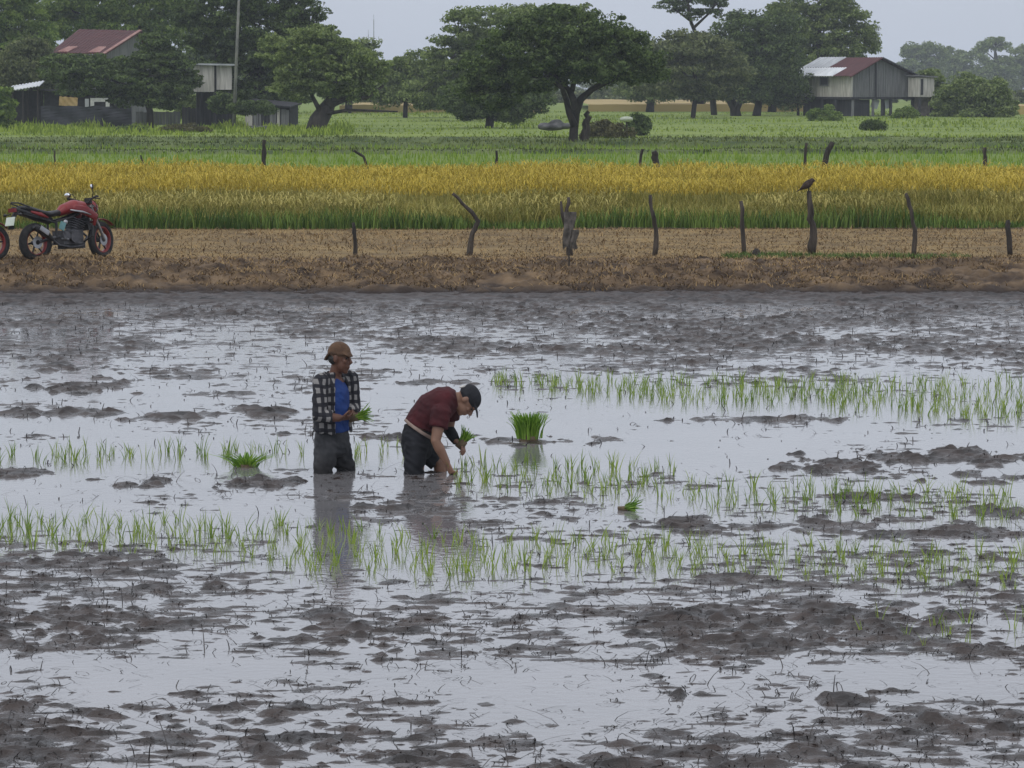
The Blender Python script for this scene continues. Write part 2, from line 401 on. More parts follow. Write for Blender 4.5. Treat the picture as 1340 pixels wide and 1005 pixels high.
# ripe rice crop
def crop_pts(n, y0, y1, xw=17.0):
    x = U(-xw, xw, n); y = U(y0, y1, n); return x, y
fr = lambda x: 64.3 + (vn(x * .5, 0 * x, 3) - .5) * .9
x, y = crop_pts(15000, 0, 1.5); Y0 = fr(x) + .25 + y
hh = (.50 + .16 * (y / 1.5) + (vn(x * .9, y, 8) - .5) * .2) * U(.8, 1.12, len(x))
p1 = blades(np.stack([x, Y0, x * 0 + GZ], -1), hh, .022, U(.25, .9, len(x)), U(.15, .5, len(x)), ns=5)
x2, y2 = crop_pts(26000, 0, 1); Y2 = 65.9 + 13.4 * y2 ** 1.4
hmap = lambda x, y: 1 + (vn(x * .35, y * .5, 12) - .5) * .26 + (vn(x * 1.3, y * 1.1, 13) - .5) * .16
h2 = .84 * hmap(x2, Y2) * U(.8, 1.05, len(x2))
p2 = blades(np.stack([x2, Y2, x2 * 0 + GZ], -1), h2, .024, U(.1, .5, len(x2)), U(.05, .3, len(x2)), ns=4)
v, f = join([p1, p2])
tag(npmesh('ripe_rice', v, f, M_riceleaf), 'yellow-green leaves of the ripe rice crop behind the dike', 'rice crop', kind='stuff')
x, y = crop_pts(9000, .1, 1.6); kk_ = vn(x * .7, y * .4, 91) > .3; x, y = x[kk_], y[kk_]; Y0 = fr(x) + .3 + y
q1 = blades(np.stack([x, Y0, GZ + (.43 + .10 * y) * U(.75, 1.1, len(x))], -1), U(.12, .24, len(x)), .020, U(.6, 1.4, len(x)), U(.4, 1.3, len(x)), ns=4, taper=.7)
x2, y2 = crop_pts(80000, 0, 1); Y2 = 65.7 + 13.8 * y2 ** 1.2
z2 = GZ + .80 * hmap(x2, Y2) * U(.72, 1.03, len(x2))
q2 = blades(np.stack([x2, Y2, z2], -1), U(.10, .22, len(x2)), .018, U(.5, 1.2, len(x2)), U(.3, 1.2, len(x2)), ns=4, taper=.7)
tag(npmesh('rice_ears', *q2, M_panicle), 'golden drooping ears over the top of the ripe rice', 'rice ears', kind='stuff')
tag(npmesh('rice_ears', *q1, M_earpale), 'pale yellow lower ears along the front edge of the ripe rice', 'rice ears', kind='stuff')
x = U(-17, 17, 9000); dens = vn(x * .45, 0 * x, 71); Y0 = fr(x) - .05 + U(-.25, .4, len(x))
hh = (.06 + .44 * dens) * U(.5, 1.25, len(x))
v, f = blades(np.stack([x, Y0, x * 0 + GZ], -1), hh, .024, U(.1, .5, len(x)), U(0, .2, len(x)))
tag(npmesh('weed_grass', v, f, M_weed), 'dark green weeds along the foot of the ripe rice', 'weeds', kind='stuff')

# dry straw on the path and the dike, a green patch by the posts
def dz(x, y): return np.where(y < 53.2, dike_z(x, y), GZ + .006)
x = U(-13, 13, 15000); y = 52.2 + 12 * U(0, 1, len(x)) ** 1.1
v1 = blades(np.stack([x, y, dz(x, y) - .01], -1), U(.03, .11, len(x)) * (.6 + .9 * vn(x * .6, y, 4)), .014, U(.4, 2.0, len(x)), U(.1, .6, len(x)), ns=3)
x = U(-13, 13, 26000); y = 52.6 + 11.6 * U(0, 1, len(x)); k = fbm(x * .7, y * .8, 58, 3) > .40; x, y = x[k], y[k]
v3 = blades(np.stack([x, y, dz(x, y) + .004], -1), U(.02, .05, len(x)), .016, U(1.5, 4.5, len(x)), U(.2, .9, len(x)), ns=3)
x = U(-13, 13, 42000); y = U(49.5, 52.4, len(x)); k = fbm(x * .9, y * 1.5, 55, 3) > .36; x, y = x[k], y[k]
v2 = blades(np.stack([x, y, dz(x, y) - .01], -1), U(.03, .11, len(x)), .014, U(.6, 2.5, len(x)), U(.1, .8, len(x)), ns=3)
v, f = join([v1, v2, v3])
tag(npmesh('dry_grass', v, f, M_drygrass), 'dry straw-coloured grass over the dike and path', 'dry grass', kind='stuff')
gx0, gx1 = at(930, 326, GZ).x, at(1225, 326, GZ).x
x = U(gx0, gx1, 5200); y = 52.9 + (vn(x * .8, x * 0, 6) - .5) * 1.2 + U(-.8, .8, len(x)); k = vn(x * 1.2, y * 1.2, 17) > .33; x, y = x[k], y[k]
M_patch = mat('patch_grass', (.05, .10, .02), (.14, .21, .05), rough=.9, island=True, scale=1, trans=.25)
v, f = blades(np.stack([x, y, dz(x, y) - .01], -1), U(.04, .13, len(x)), .018, U(.2, .8, len(x)), U(0, .3, len(x)), ns=3)
tag(npmesh('green_grass', v, f, M_patch), 'short green grass patch on the path below the bird', 'grass', kind='stuff')

# young rice field, bunds and meadow beyond the crop
x = U(-24, 24, 26000); y = 79.8 + 62 * U(0, 1, len(x)) ** 1.3
k = np.abs(x) < y * .2; x, y = x[k], y[k]
v, f = blades(np.stack([x, y, x * 0 + GZ], -1), U(.12, .26, len(x)), .035, U(.1, .5, len(x)), U(0, .2, len(x)), ns=3)
tag(npmesh('young_rice', v, f, M_greenrice), 'even bright green young rice beyond the golden crop', 'young rice', kind='stuff')
def bund(py, h, w, seed, x0=-45, x1=45):
    Yc = at(670, py, GZ).y
    def fn(X, Y):
        d = (Y - Yc - (vn(X * .12, X * 0, seed) - .5) * 2.5) / w
        return GZ - .03 + h * np.clip(1 - d * d, -.2, 1) * (.7 + .6 * fbm(X * .6, Y * .6, seed + 5, 3))
    v, f = grid(np.arange(x0, x1, .25), np.linspace(Yc - w * 1.1 - 1.3, Yc + w * 1.1 + 1.3, 24), fn)
    tag(npmesh('field_bank', v, f, M_bund, smooth=True), kind='structure')
    x = U(x0, x1, 9000); dY = U(-.8, .8, len(x)) * w; y = Yc + (vn(x * .12, x * 0, seed) - .5) * 2.5 + dY
    return blades(np.stack([x, y, fn(x, y) - .02], -1), U(.05, .17, len(x)) * (.4 + vn(x * .4, y, seed + 9)), .06, U(.1, .7, len(x)), U(0, .3, len(x)), ns=3)
M_bund = mat('bank_earth', (.045, .075, .018), (.15, .19, .06), rough=.95, scale=.7, detail=8, bump=.5)
M_bankgrass = mat('bank_grass', (.055, .085, .016), (.18, .215, .05), rough=.9, island=True, scale=.2, trans=.2)
tag(npmesh('bank_grass', *join([bund(201.5, .20, .8, 60), bund(193, .26, 1.0, 63), bund(186, .24, 1.1, 66)]), M_bankgrass), 'darker grass on the low banks between the green fields', 'grass', kind='stuff')
x = U(-30, -8, 7000); y = U(172, 205, len(x)); k = (x > -y * .16) & (x < -y * .045) & (vn(x * .5, y * .3, 33) > .3); x, y = x[k], y[k]
bg_parts = [blades(np.stack([x, y, x * 0 + GZ - .02], -1), U(.25, .8, len(x)) * vn(x * .6, y * .2, 34), .09, U(.1, .7, len(x)), U(0, .3, len(x)), ns=3)]
x = U(-52, 52, 30000); y = 152 + 150 * U(0, 1, len(x)) ** 1.2; k = np.abs(x) < y * .19; x, y = x[k], y[k]
hb = (.05 + .50 * np.clip(fbm(x * .12, y * .1, 77, 4) - .38, 0, 1)) * U(.6, 1.4, len(x))
bg_parts.append(blades(np.stack([x, y, x * 0 + GZ - .02], -1), hb, .09, U(.1, .7, len(x)), U(0, .3, len(x)), ns=3))
v, f = join(bg_parts)
tag(npmesh('meadow_grass', v, f, M_meadow), 'rough meadow grass in front of the trees and houses', 'grass', kind='stuff')
M_fargold = mat('far_ripe_field', (.34, .25, .10), (.44, .34, .14), rough=.95, scale=.1)
for (px0, px1, py0, py1) in [(455, 700, 147.5, 141), (765, 1010, 146, 138), (1300, 1500, 150, 146)]:
    a, b = at(px0, py0, GZ), at(px1, py1, GZ)
    bx = lambda X, Y: GZ + .55 + .15 * fbm(X * .4, Y * .1, 3, 3)
    v, f = grid(np.linspace(a.x * 1.05, b.x * 1.1, 120), np.linspace(a.y, b.y, 14), bx)
    nx = 120; lowv = v[:nx].copy(); lowv[:, 2] = GZ - .05
    i = np.arange(nx - 1); wall = np.stack([len(v) + i, len(v) + i + 1, i + 1, i], -1)
    o = npmesh('far_ripe_field', np.concatenate([v, lowv]), np.concatenate([f, wall]), M_fargold, smooth=False); tag(o, 'pale golden ripe rice field glimpsed under the far trees', 'rice field', kind='stuff')

# ---------------------------------------------------------------- stubble in the mud
def stalks(n, xw0, y0, y1, seed):
    out_v, out_f, o = [], [], 0
    y = y0 + (y1 - y0) * U(0, 1, n); x = U(-1, 1, n) * y * .185
    h = mud_height(x, y)
    keep = (h > -.006) | (U(0, 1, n) < .20)
    return x[keep], y[keep], np.maximum(h[keep], -.02)
x, y, z = stalks(30000, 0, 14.5, 27, 1)
k = len(x)
v1 = blades(np.stack([x, y, z - .008], -1), U(.012, .05, k) * (1 + 1.5 * (U(0, 1, k) > .93)), .0062, U(.3, 4.0, k), U(.1, 1.3, k), ns=4, taper=.4)
x, y, z = stalks(9000, 0, 27, 47, 1); k = len(x)
v2 = blades(np.stack([x, y, z - .01], -1), U(.02, .08, k), .010, U(.1, 1.6, k), U(0, 1.1, k), ns=4, taper=.4)
v, f = join([v1, v2])
tag(npmesh('rice_stubble', v, f, M_stubble), 'dark dead stalks and straw sticking out of the mud', 'stubble', kind='stuff')

# ---------------------------------------------------------------- rice seedlings
def seedling_mesh(i):
    n = random.randint(3, 7); r = np.random.default_rng(100 + i)
    b = np.stack([r.normal(0, .010, n), r.normal(0, .010, n), np.full(n, -.03)], -1)
    return blades(b, r.uniform(.07, .145, n) + .03, r.uniform(.005, .008, n), r.uniform(.08, .5, n), r.uniform(0, .2, n), ang=r.uniform(0, 6.28, n), ns=4, face=r.uniform(-.6, .6, n))
VAR = [seedling_mesh(i) for i in range(14)]
SPOTS = []     # x, y, band
def band(name, pts, n, seed, mind=.14):
    # pts: list of (px, py_far, py_near) along the row
    r = np.random.default_rng(seed); got = []
    xs = [p[0] for p in pts]
    for _ in range(n * 12):
        px = r.uniform(xs[0], xs[-1]); a = np.interp(px, xs, [p[1] for p in pts]); b = np.interp(px, xs, [p[2] for p in pts])
        c = at(px, r.uniform(a, b), 0)
        if all((c.x - q[0]) ** 2 + (c.y - q[1]) ** 2 * .6 > mind ** 2 for q in got):
            got.append((c.x, c.y))
            if len(got) >= n: break
    SPOTS.extend((gx, gy, name) for gx, gy in got)
band('front', [(-160, 672, 712), (0, 676, 718), (240, 682, 728), (430, 690, 750), (600, 706, 756), (760, 706, 746), (900, 712, 756), (1100, 716, 762), (1340, 722, 775), (1500, 724, 780)], 450, 1, .11)
band('middle', [(596, 606, 640), (700, 604, 650), (860, 610, 652), (940, 630, 668), (1100, 636, 676), (1340, 646, 684), (1480, 650, 690)], 230, 2, .10)
band('corner', [(1125, 806, 826), (1200, 815, 850), (1300, 806, 850), (1420, 806, 850)], 15, 3, .2)
band('far', [(640, 496, 504), (760, 497, 516), (900, 497, 528), (1050, 497, 530), (1200, 498, 546), (1340, 498, 556), (1600, 498, 560)], 560, 4, .09)
band('left', [(-120, 590, 606), (60, 592, 610), (240, 588, 603), (400, 588, 600)], 70, 5, .11)
band('between', [(465, 583, 600), (545, 583, 598)], 14, 6, .1)
LAB = {'front': ('thin green rice seedling in the long row nearest the camera, across the whole paddy', 'seedlings of the nearest long row'),
       'middle': ('rice seedling in the loose row running right from the bending man', 'seedlings of the row beside the bending man'),
       'corner': ('rice seedling in the sparse cluster near the lower right, in front of the long row', 'seedlings of the lower right cluster'),
       'left': ('small rice seedling in the thin short row left of the standing man', 'seedlings of the short left row'),
       'between': ('small rice seedling planted between the standing man and the bending man', 'seedlings between the two men'),
       'far': ('rice seedling in the dense green row farthest from the camera', 'seedlings of the farthest row')}
def vis(sx, sy): return abs(sx) < sy * 670 / 4600
inv = sorted([q for q in SPOTS if vis(q[0], q[1])], key=lambda q: q[1])
solo = inv[:300]; solo_s = set((q[0], q[1]) for q in solo)
PROT = {}
for i, (v, f) in enumerate(VAR):
    me_o = npmesh('rice_seedling', v, f, M_seed); PROT[i] = me_o.data
    bpy.data.objects.remove(me_o)
for j, (sx, sy, b) in enumerate(solo):
    o = bpy.data.objects.new('rice_seedling', PROT[random.randrange(len(VAR))]); C.objects.link(o)
    o.location = (sx, sy, 0); o.rotation_euler = (0, 0, random.uniform(-.5, .5) + random.choice((0, math.pi)))
    s_ = random.uniform(.75, 1.2); o.scale = (s_, s_, s_ * random.uniform(.85, 1.15))
    tag(o, LAB[b][0], 'seedling', LAB[b][1])
vs, fs, o_ = [], [], 0
for (sx, sy, b) in SPOTS:
    if (sx, sy) in solo_s: continue
    v, f = VAR[random.randrange(len(VAR))]; a = random.uniform(-.5, .5); s_ = random.uniform(.8, 1.25)
    ca, sa = math.cos(a) * s_, math.sin(a) * s_
    vv = np.stack([v[:, 0] * ca - v[:, 1] * sa + sx, v[:, 0] * sa + v[:, 1] * ca + sy, v[:, 2] * s_], -1)
    vs.append(vv); fs.append(f + o_); o_ += len(v)
tag(npmesh('rice_seedlings', np.concatenate(vs), np.concatenate(fs), M_seed), 'the remaining green seedlings standing in the farther rows', 'seedlings', kind='stuff')

def sheaf(name, label, loc, parts, h, spread, n, seed, w=.008, root=None, tilt=None, group=None, lean=(.1, .75)):
    t = thing(name, label, 'seedling bundle', loc, 0, group)
    r = np.random.default_rng(seed)
    b = np.stack([r.normal(0, spread * .35, n), r.normal(0, spread * .3, n), np.full(n, .0)], -1)
    ang = np.arctan2(b[:, 1], b[:, 0]) + r.normal(0, .4, n)
    v, f = blades(b, r.uniform(.75, 1.05, n) * h, w, r.uniform(*lean, n), r.uniform(0, .25, n), ang=ang, ns=4, face=r.uniform(-.8, .8, n), taper=.6)
    lv = npmesh('leaves', v, f, M_seedbundle, t)
    if root:
        m = MB(); m.tube([(0, 0, -.05), (0, 0, .02), (0, 0, root)], [(spread * .95, spread * .8), (spread * .8, spread * .7), (spread * .45, spread * .4)], 14, jit=.15)
        m.build('roots', M_root, t, smooth=True)
    if tilt: t.rotation_euler = tilt
    return t
c = at(692, 577); 
sheaf('seedling_bundle', 'thick upright bundle of cut green seedlings standing on mud beside the bending man', (c.x, c.y, .02), None, .225, .10, 420, 1, .010, .05, lean=(.05, .55))
c = at(322, 611)
t = sheaf('seedling_bundle', 'small loose tuft of seedlings floating left of the standing man', (c.x, c.y, .0), None, .12, .07, 70, 2, .010, .02, lean=(.3, 1.5))
for ch in t.children:
    if ch.name.startswith('leaves'):
        for vv in ch.data.vertices: vv.co.x *= 1.5
c = at(818, 668)
sheaf('seedling_bundle', 'small bundle of seedlings lying flat on the open water', (c.x, c.y, .015), None, .14, .022, 40, 3, .010, .025, tilt=(R(8), R(80), R(-12)))

# ---------------------------------------------------------------- posts of the old fence
def post(name, label, pxs, Y, r0, r1, m, group, cat='fence post', extra=None):
    base = aty(pxs[0][0], pxs[0][1], Y); k = Y / FPX
    pts = []
    for (px, py) in pxs:
        p = aty(px, py, Y); pts.append((p.x - base.x, random.uniform(-.02, .02), p.z - base.z))
    pts[0] = (pts[0][0], 0, -.15)
    q = [Vector(pts[0])]
    for a, b in zip(pts[:-1], pts[1:]):
        for t in (.33, .67, 1): q.append(Vector(a).lerp(Vector(b), t) + Vector((random.uniform(-.25, .25) * r0 * k, 0, 0)))
    n = len(q); rad = [(r0 + (r1 - r0) * i / (n - 1)) * .74 * k * random.uniform(.85, 1.15) for i in range(n)]
    mb = MB(); mb.tube(q, rad, 8, jit=.12)
    o = mb.build(name, m, None, smooth=True)
    o.location = (base.x, Y, base.z)
    tag(o, label, cat, group); return o
YF = 54.2
G1, G2 = 'old posts along the path', 'posts behind the golden crop'
post('fence_post', 'short dark stub post right of the motorcycle', [(466, 333), (465, 310), (462, 291)], YF, 4.5, 3, M_postdark, G1)
post('fence_post', 'sharply bent dark post leaning left at its top', [(613, 328), (619, 305), (625, 290), (612, 272), (592, 253)], YF, 6, 2.5, M_post, G1)
post('fence_post', 'knotty crooked post in the middle of the path, right of the cloth post', [(857, 322), (859, 300), (854, 280), (851, 255)], YF, 5, 3, M_post, G1)
post('fence_post', 'thin grey post left of the post with the bird', [(974, 322), (972, 295), (970, 263)], YF, 4, 2.8, M_post, G1)
post('fence_post', 'thick based grey post that carries the perched bird', [(1063, 320), (1063, 300), (1060, 280), (1058, 250)], YF, 7.5, 4, M_post, G1)
post('fence_post', 'slender wavy post right of the bird', [(1196, 324), (1197, 300), (1192, 275), (1186, 253)], YF, 4.5, 3, M_post, G1)
post('fence_post', 'short straight dark post at the right edge of the path', [(1322, 322), (1320, 300), (1318, 288)], YF, 5.5, 4, M_postdark, G1)
post('thin_stick', 'thin dark stick standing in the dike below the cloth post', [(744, 366), (745, 340), (744, 320)], 50.6, 1.6, 1.2, M_postdark, None, 'stick')
cp_ = post('fence_post', 'forked grey post with torn sheets hanging on it', [(746, 328), (744, 300), (742, 280), (744, 258)], YF, 6.5, 2.5, M_post, G1)
M_rag = mat('grey_rag', (.06, .055, .05), (.16, .145, .13), rough=.95, scale=10, bump=.5)
mb = MB(); k = YF / FPX
for (px0, px1, py0, py1, dy) in [(737, 752, 277, 326, -.10), (747, 756, 300, 327, -.13)]:
    a = aty(px0, py0, YF); b = aty(px1, py1, YF); nx = 6
    vs = []
    for j in range(8):
        for i in range(nx):
            t = j / 7; wv = 1 - .15 * math.sin(t * 5 + i)
            vs.append((a.x + (b.x - a.x) * i / (nx - 1) * wv + .015 * math.sin(t * 6), YF + dy + .03 * math.sin(i * 2.1 + j * .8), a.z + (b.z - a.z) * t * (1 - .1 * ((i * 7) % 3) / 2)))
    fs = [(j * nx + i, j * nx + i + 1, (j + 1) * nx + i + 1, (j + 1) * nx + i) for j in range(7) for i in range(nx - 1)]
    b0 = len(mb.v); mb.add(vs, fs); mb.add([(q[0], q[1] + .012, q[2]) for q in vs], [tuple(reversed(q)) for q in fs])
rg = mb.build('torn_sheet', M_rag, None, smooth=True); tag(rg, 'torn grey sheet hanging from the forked post', 'rag')
mb = MB(); a = aty(734, 282, YF)
mb.tube([(a.x + .10, YF, a.z - .25), (a.x + .02, YF, a.z), (a.x, YF, a.z + .22)], [.03, .025, .02], 7, jit=.1)
pr = mb.build('prong', M_post, cp_, smooth=True); pr.matrix_parent_inverse = Matrix.Translation(-cp_.location)

YB = 80.6
post('fence_post', 'upright dark post left behind the golden crop', [(345, 222), (345, 200), (346, 183)], YB, 4, 3.4, M_postdark, G2)
post('fence_post', 'slanted stick post leaning left behind the golden crop', [(484, 222), (476, 205), (463, 197)], YB, 2.6, 2.4, M_postdark, G2)
post('fence_post', 'thin short post in the middle behind the golden crop', [(650, 222), (650, 210), (650, 197)], YB, 2.4, 2, M_postdark, G2)
post('fence_post', 'leaning slim stub left of the thick broken stub', [(836, 222), (838, 208), (841, 195)], YB, 3, 2.4, M_postdark, G2)
post('fence_post', 'thick broken dark stub behind the golden crop', [(859, 222), (858, 210), (856, 198)], YB, 6.5, 5.5, M_postdark, G2)
post('fence_post', 'thin grey post next to the thick leaning post', [(1053, 222), (1054, 205), (1056, 187)], YB, 2.8, 2.4, M_post, G2)
post('fence_post', 'thick dark post leaning right below the stilt house', [(1079, 222), (1081, 203), (1089, 186)], YB, 5.5, 4.5, M_postdark, G2)
post('fence_post', 'pale short post at the far right behind the crop', [(1290, 222), (1289, 206), (1289, 193)], YB, 4, 3, M_post, G2)
post('fence_post', 'tiny stub at the far left behind the crop', [(72, 222), (72, 208), (71, 197)], YB, 1.8, 1.4, M_post, G2)
post('fence_post', 'tiny tilted stub right of the far left one, behind the crop', [(187, 222), (186, 210), (184, 203)], YB, 1.8, 1.4, M_postdark, G2)
mb = MB(); c = aty(990, 324, 53.6); mb.ell((0, 0, .05), (.07, .06, .09), jit=.2); o = mb.build('tree_stump', M_postdark, None, smooth=True); o.location = (c.x, 53.6, GZ); tag(o, 'tiny dark stump in the green grass patch', 'stump')

# ---------------------------------------------------------------- trees
def leafmat(name, c1, c2): return mat(name, c1, c2, rough=.7, island=True, scale=.9, detail=3, trans=.35)
L_dark = leafmat('leaf_dark', (.046, .080, .022), (.165, .23, .068))
L_mid = leafmat('leaf_mid', (.095, .145, .034), (.29, .36, .115))
L_light = leafmat('leaf_light', (.085, .155, .022), (.26, .35, .07))
L_grey = leafmat('leaf_grey', (.085, .115, .045), (.24, .27, .11))
L_brown = leafmat('leaf_brown', (.07, .07, .026), (.17, .16, .06))

def crown_mesh(name, blobs, Y, n, leaf, m, parent, origin, depth=1.0, flat=.55, clump=.85, seed=0, dens=1.0):
    r = np.random.default_rng(seed); k = Y / FPX
    P, Nn = [], []; n = int(n * 2.4); leaf = leaf * .69
    tot = sum(b[2] * b[3] for b in blobs)
    for b in blobs:
        px, py, rx, ry = b[:4]; dy = b[4] if len(b) > 4 else 0
        c = aty(px, py, Y); rx *= k; rz = ry * k; ryy = max(rx * .9, rz) * depth
        nb = max(60, int(n * b[2] * b[3] / tot))
        nc = max(5, int(nb / 70))
        d = r.normal(size=(nc, 3)); d /= np.linalg.norm(d, axis=1)[:, None]
        rad = r.uniform(.25, 1.0, nc) ** .45
        cc = d * rad[:, None] * np.array([rx, ryy, rz]) + np.array([c.x, c.y + dy, c.z])
        cr = clump * r.uniform(.5, 1.25, nc)
        ex = r.random(nc) < .16; cc[ex] += (d * np.array([rx, ryy, rz]))[ex] * .15; cr[ex] *= .7
        idx = r.integers(0, nc, nb)
        e = r.normal(size=(nb, 3)); e /= np.linalg.norm(e, axis=1)[:, None]
        q = r.uniform(.3, 1, nb) ** .5
        pos = cc[idx] + e * (q * cr[idx])[:, None] * np.array([1, 1, flat])
        P.append(pos); nn = e * .6 + r.normal(size=(nb, 3)) * .55 + np.array([0, 0, .45]); Nn.append(nn)
    P = np.concatenate(P); Nn = np.concatenate(Nn); Nn /= np.linalg.norm(Nn, axis=1)[:, None]
    P[:, 2] = np.maximum(P[:, 2], GZ + .05)
    a = r.normal(size=P.shape); t = np.cross(Nn, a); t /= np.linalg.norm(t, axis=1)[:, None]; u = np.cross(Nn, t)
    s = leaf * r.uniform(.5, 1.3, len(P)); t *= s[:, None]; u *= (s * r.uniform(.35, .7, len(P)))[:, None]
    bend = Nn * (s * .25)[:, None]
    V = np.stack([P - t - bend, P + u * .9, P + t - bend, P - u], 1).reshape(-1, 3) - np.array(origin)
    F = np.arange(len(P) * 4).reshape(-1, 4)
    return npmesh(name, V, F, m, parent)

def tree(name, label, Y, base, limbs, blobs, n, leaf, m, group=None, cat='tree', trunk_r=10, seed=0, depth=1.0, flat=.55, clump=.8, twigs=True):
    """base: (px, py); limbs: list of polylines of px points with start radius and end radius in px"""
    o3 = aty(base[0], base[1], Y); o3.z = GZ
    t = thing(name, label, cat, tuple(o3), 0, group); k = Y / FPX
    rr = random.Random(seed)
    if limbs:
        mb = MB()
        for pts, ra, rb in limbs:
            q = [aty(px, py, Y) - o3 for px, py in pts]
            for i, p in enumerate(q):
                p.y += rr.uniform(-1, 1) * .25 * i
            if pts[0] == base: q[0].z = -.3
            nn = len(q); mb.tube(q, [(ra + (rb - ra) * i / (nn - 1)) * k * .5 for i in range(nn)], 8, jit=.08)
        if twigs:
            ends = [aty(p[-1][0], p[-1][1], Y) - o3 for p, _, _ in limbs]
            for b in blobs:
                c = aty(b[0], b[1], Y) - o3; c.y += (b[4] if len(b) > 4 else 0)
                e_ = min(ends, key=lambda w: (w - c).length)
                mid = (e_ + c) / 2 + Vector((0, 0, -.15)) * (e_ - c).length * .5
                mb.tube([e_, mid, c], [2.6 * k * .5, 2 * k * .5, .8 * k * .5], 6)
                for _ in range(4):
                    d = Vector((rr.uniform(-1, 1) * b[2], rr.uniform(-1, 1) * b[2], rr.uniform(-.4, 1) * b[3])) * k * .85
                    mb.tube([mid, (mid + c + d) / 2, c + d], [1.4 * k * .5, 1 * k * .5, .4 * k * .5], 5)
        mb.build('trunk', M_bark, t, smooth=True)
    crown_mesh('crown', blobs, Y, n, leaf, m, t, o3, depth, flat, clump, seed)
    return t

# the umbrella tree in the middle
tree('umbrella_tree', 'dark wide umbrella-shaped tree with a slim forked trunk in the middle of the meadow', 146, (750, 190),
     [([(750, 190), (751, 170), (754, 150), (750, 130), (745, 118)], 13, 8), ([(752, 165), (745, 148), (741, 130), (735, 115), (715, 100)], 10, 5), ([(753, 148), (760, 130), (775, 117), (800, 104), (820, 95)], 11, 5), ([(748, 122), (730, 100), (700, 85), (660, 85)], 7, 3), ([(748, 120), (755, 95), (760, 70)], 7, 3)],
     [(745, 40, 75, 28), (700, 62, 75, 30), (790, 62, 60, 28), (650, 88, 50, 22), (840, 82, 34, 18), (760, 82, 90, 24), (690, 100, 60, 20), (630, 112, 36, 20), (645, 130, 40, 14), (800, 96, 55, 14), (730, 22, 34, 14), (815, 50, 28, 12), (850, 96, 22, 10), (680, 40, 36, 16)],
     30000, .13, L_dark, seed=1, clump=.42)
# group left of it, pale tree behind
tree('rain_tree', 'tall pale green tree with feathery layered top behind the umbrella tree', 235, (650, 158),
     [([(650, 158), (648, 120), (640, 90)], 14, 8), ([(645, 115), (620, 80), (600, 60)], 8, 3), ([(641, 95), (660, 50), (690, 25)], 8, 3)],
     [(640, 22, 55, 12), (600, 48, 36, 14), (690, 22, 60, 14), (590, 75, 32, 16), (640, 55, 55, 22), (620, 92, 55, 20), (580, 100, 26, 20), (660, 110, 50, 26), (740, 16, 40, 10), (608, 125, 45, 16), (600, 22, 25, 8), (560, 120, 34, 20)],
     17000, .19, L_mid, seed=2, clump=.7, flat=.38)
tree('bushy_tree', 'dark bushy tree standing low left of the umbrella tree', 200, (640, 158), [([(640, 158), (642, 140), (645, 125)], 12, 8)],
     [(640, 125, 46, 28), (680, 130, 40, 24), (610, 132, 32, 22), (660, 148, 26, 10)], 9000, .17, L_dark, seed=3, clump=.6)
tree('round_tree', 'small rounded green tree in the gap right of the leaning tree', 255, (530, 150), [([(530, 150), (531, 130), (535, 115)], 7, 4), ([(531, 132), (550, 112)], 4, 2)],
     [(545, 78, 36, 10), (525, 100, 32, 22), (555, 105, 32, 24), (505, 118, 26, 20), (575, 118, 24, 22), (535, 128, 38, 14)], 9000, .2, L_mid, seed=4, clump=.7)
# leaning tree, left centre
tree('leaning_tree', 'green spreading tree with a thick dark trunk leaning right, beside the plank shack', 186, (410, 172),
     [([(410, 172), (417, 158), (427, 142), (432, 132)], 28, 15), ([(430, 138), (450, 130), (480, 128), (502, 112)], 10, 3), ([(428, 138), (436, 112), (446, 92)], 9, 4), ([(420, 148), (408, 125), (405, 108)], 7, 3), ([(432, 134), (465, 118), (490, 100)], 7, 3), ([(421, 150), (455, 144), (520, 146)], 6, 2)],
     [(420, 62, 44, 24), (455, 78, 44, 26), (400, 90, 40, 26), (440, 105, 48, 20), (480, 98, 26, 16), (412, 44, 30, 14), (495, 84, 16, 8), (385, 115, 32, 18), (470, 122, 26, 9), (365, 70, 26, 26)],
     14000, .15, L_mid, seed=5, clump=.48, flat=.42)
# big dark tree behind the pole
tree('tall_tree', 'tall dark grey-green tree rising out of the picture behind the thin pole', 205, (345, 166),
     [([(345, 166), (343, 130), (338, 90), (335, 50)], 22, 10), ([(341, 110), (310, 70), (280, 40)], 9, 4), ([(338, 80), (370, 40), (395, 20)], 9, 4)],
     [(290, 12, 55, 26), (345, 5, 60, 26), (395, 12, 30, 16), (330, 42, 75, 22), (275, 50, 42, 20), (395, 40, 36, 14), (350, 72, 60, 20), (300, 85, 45, 14), (370, 100, 45, 18), (330, 118, 52, 14), (285, 108, 26, 12), (255, 18, 26, 18), (360, 135, 42, 11), (330, -25, 80, 20), (415, 62, 22, 12)],
     25000, .18, L_dark, seed=6, clump=.6, flat=.42)
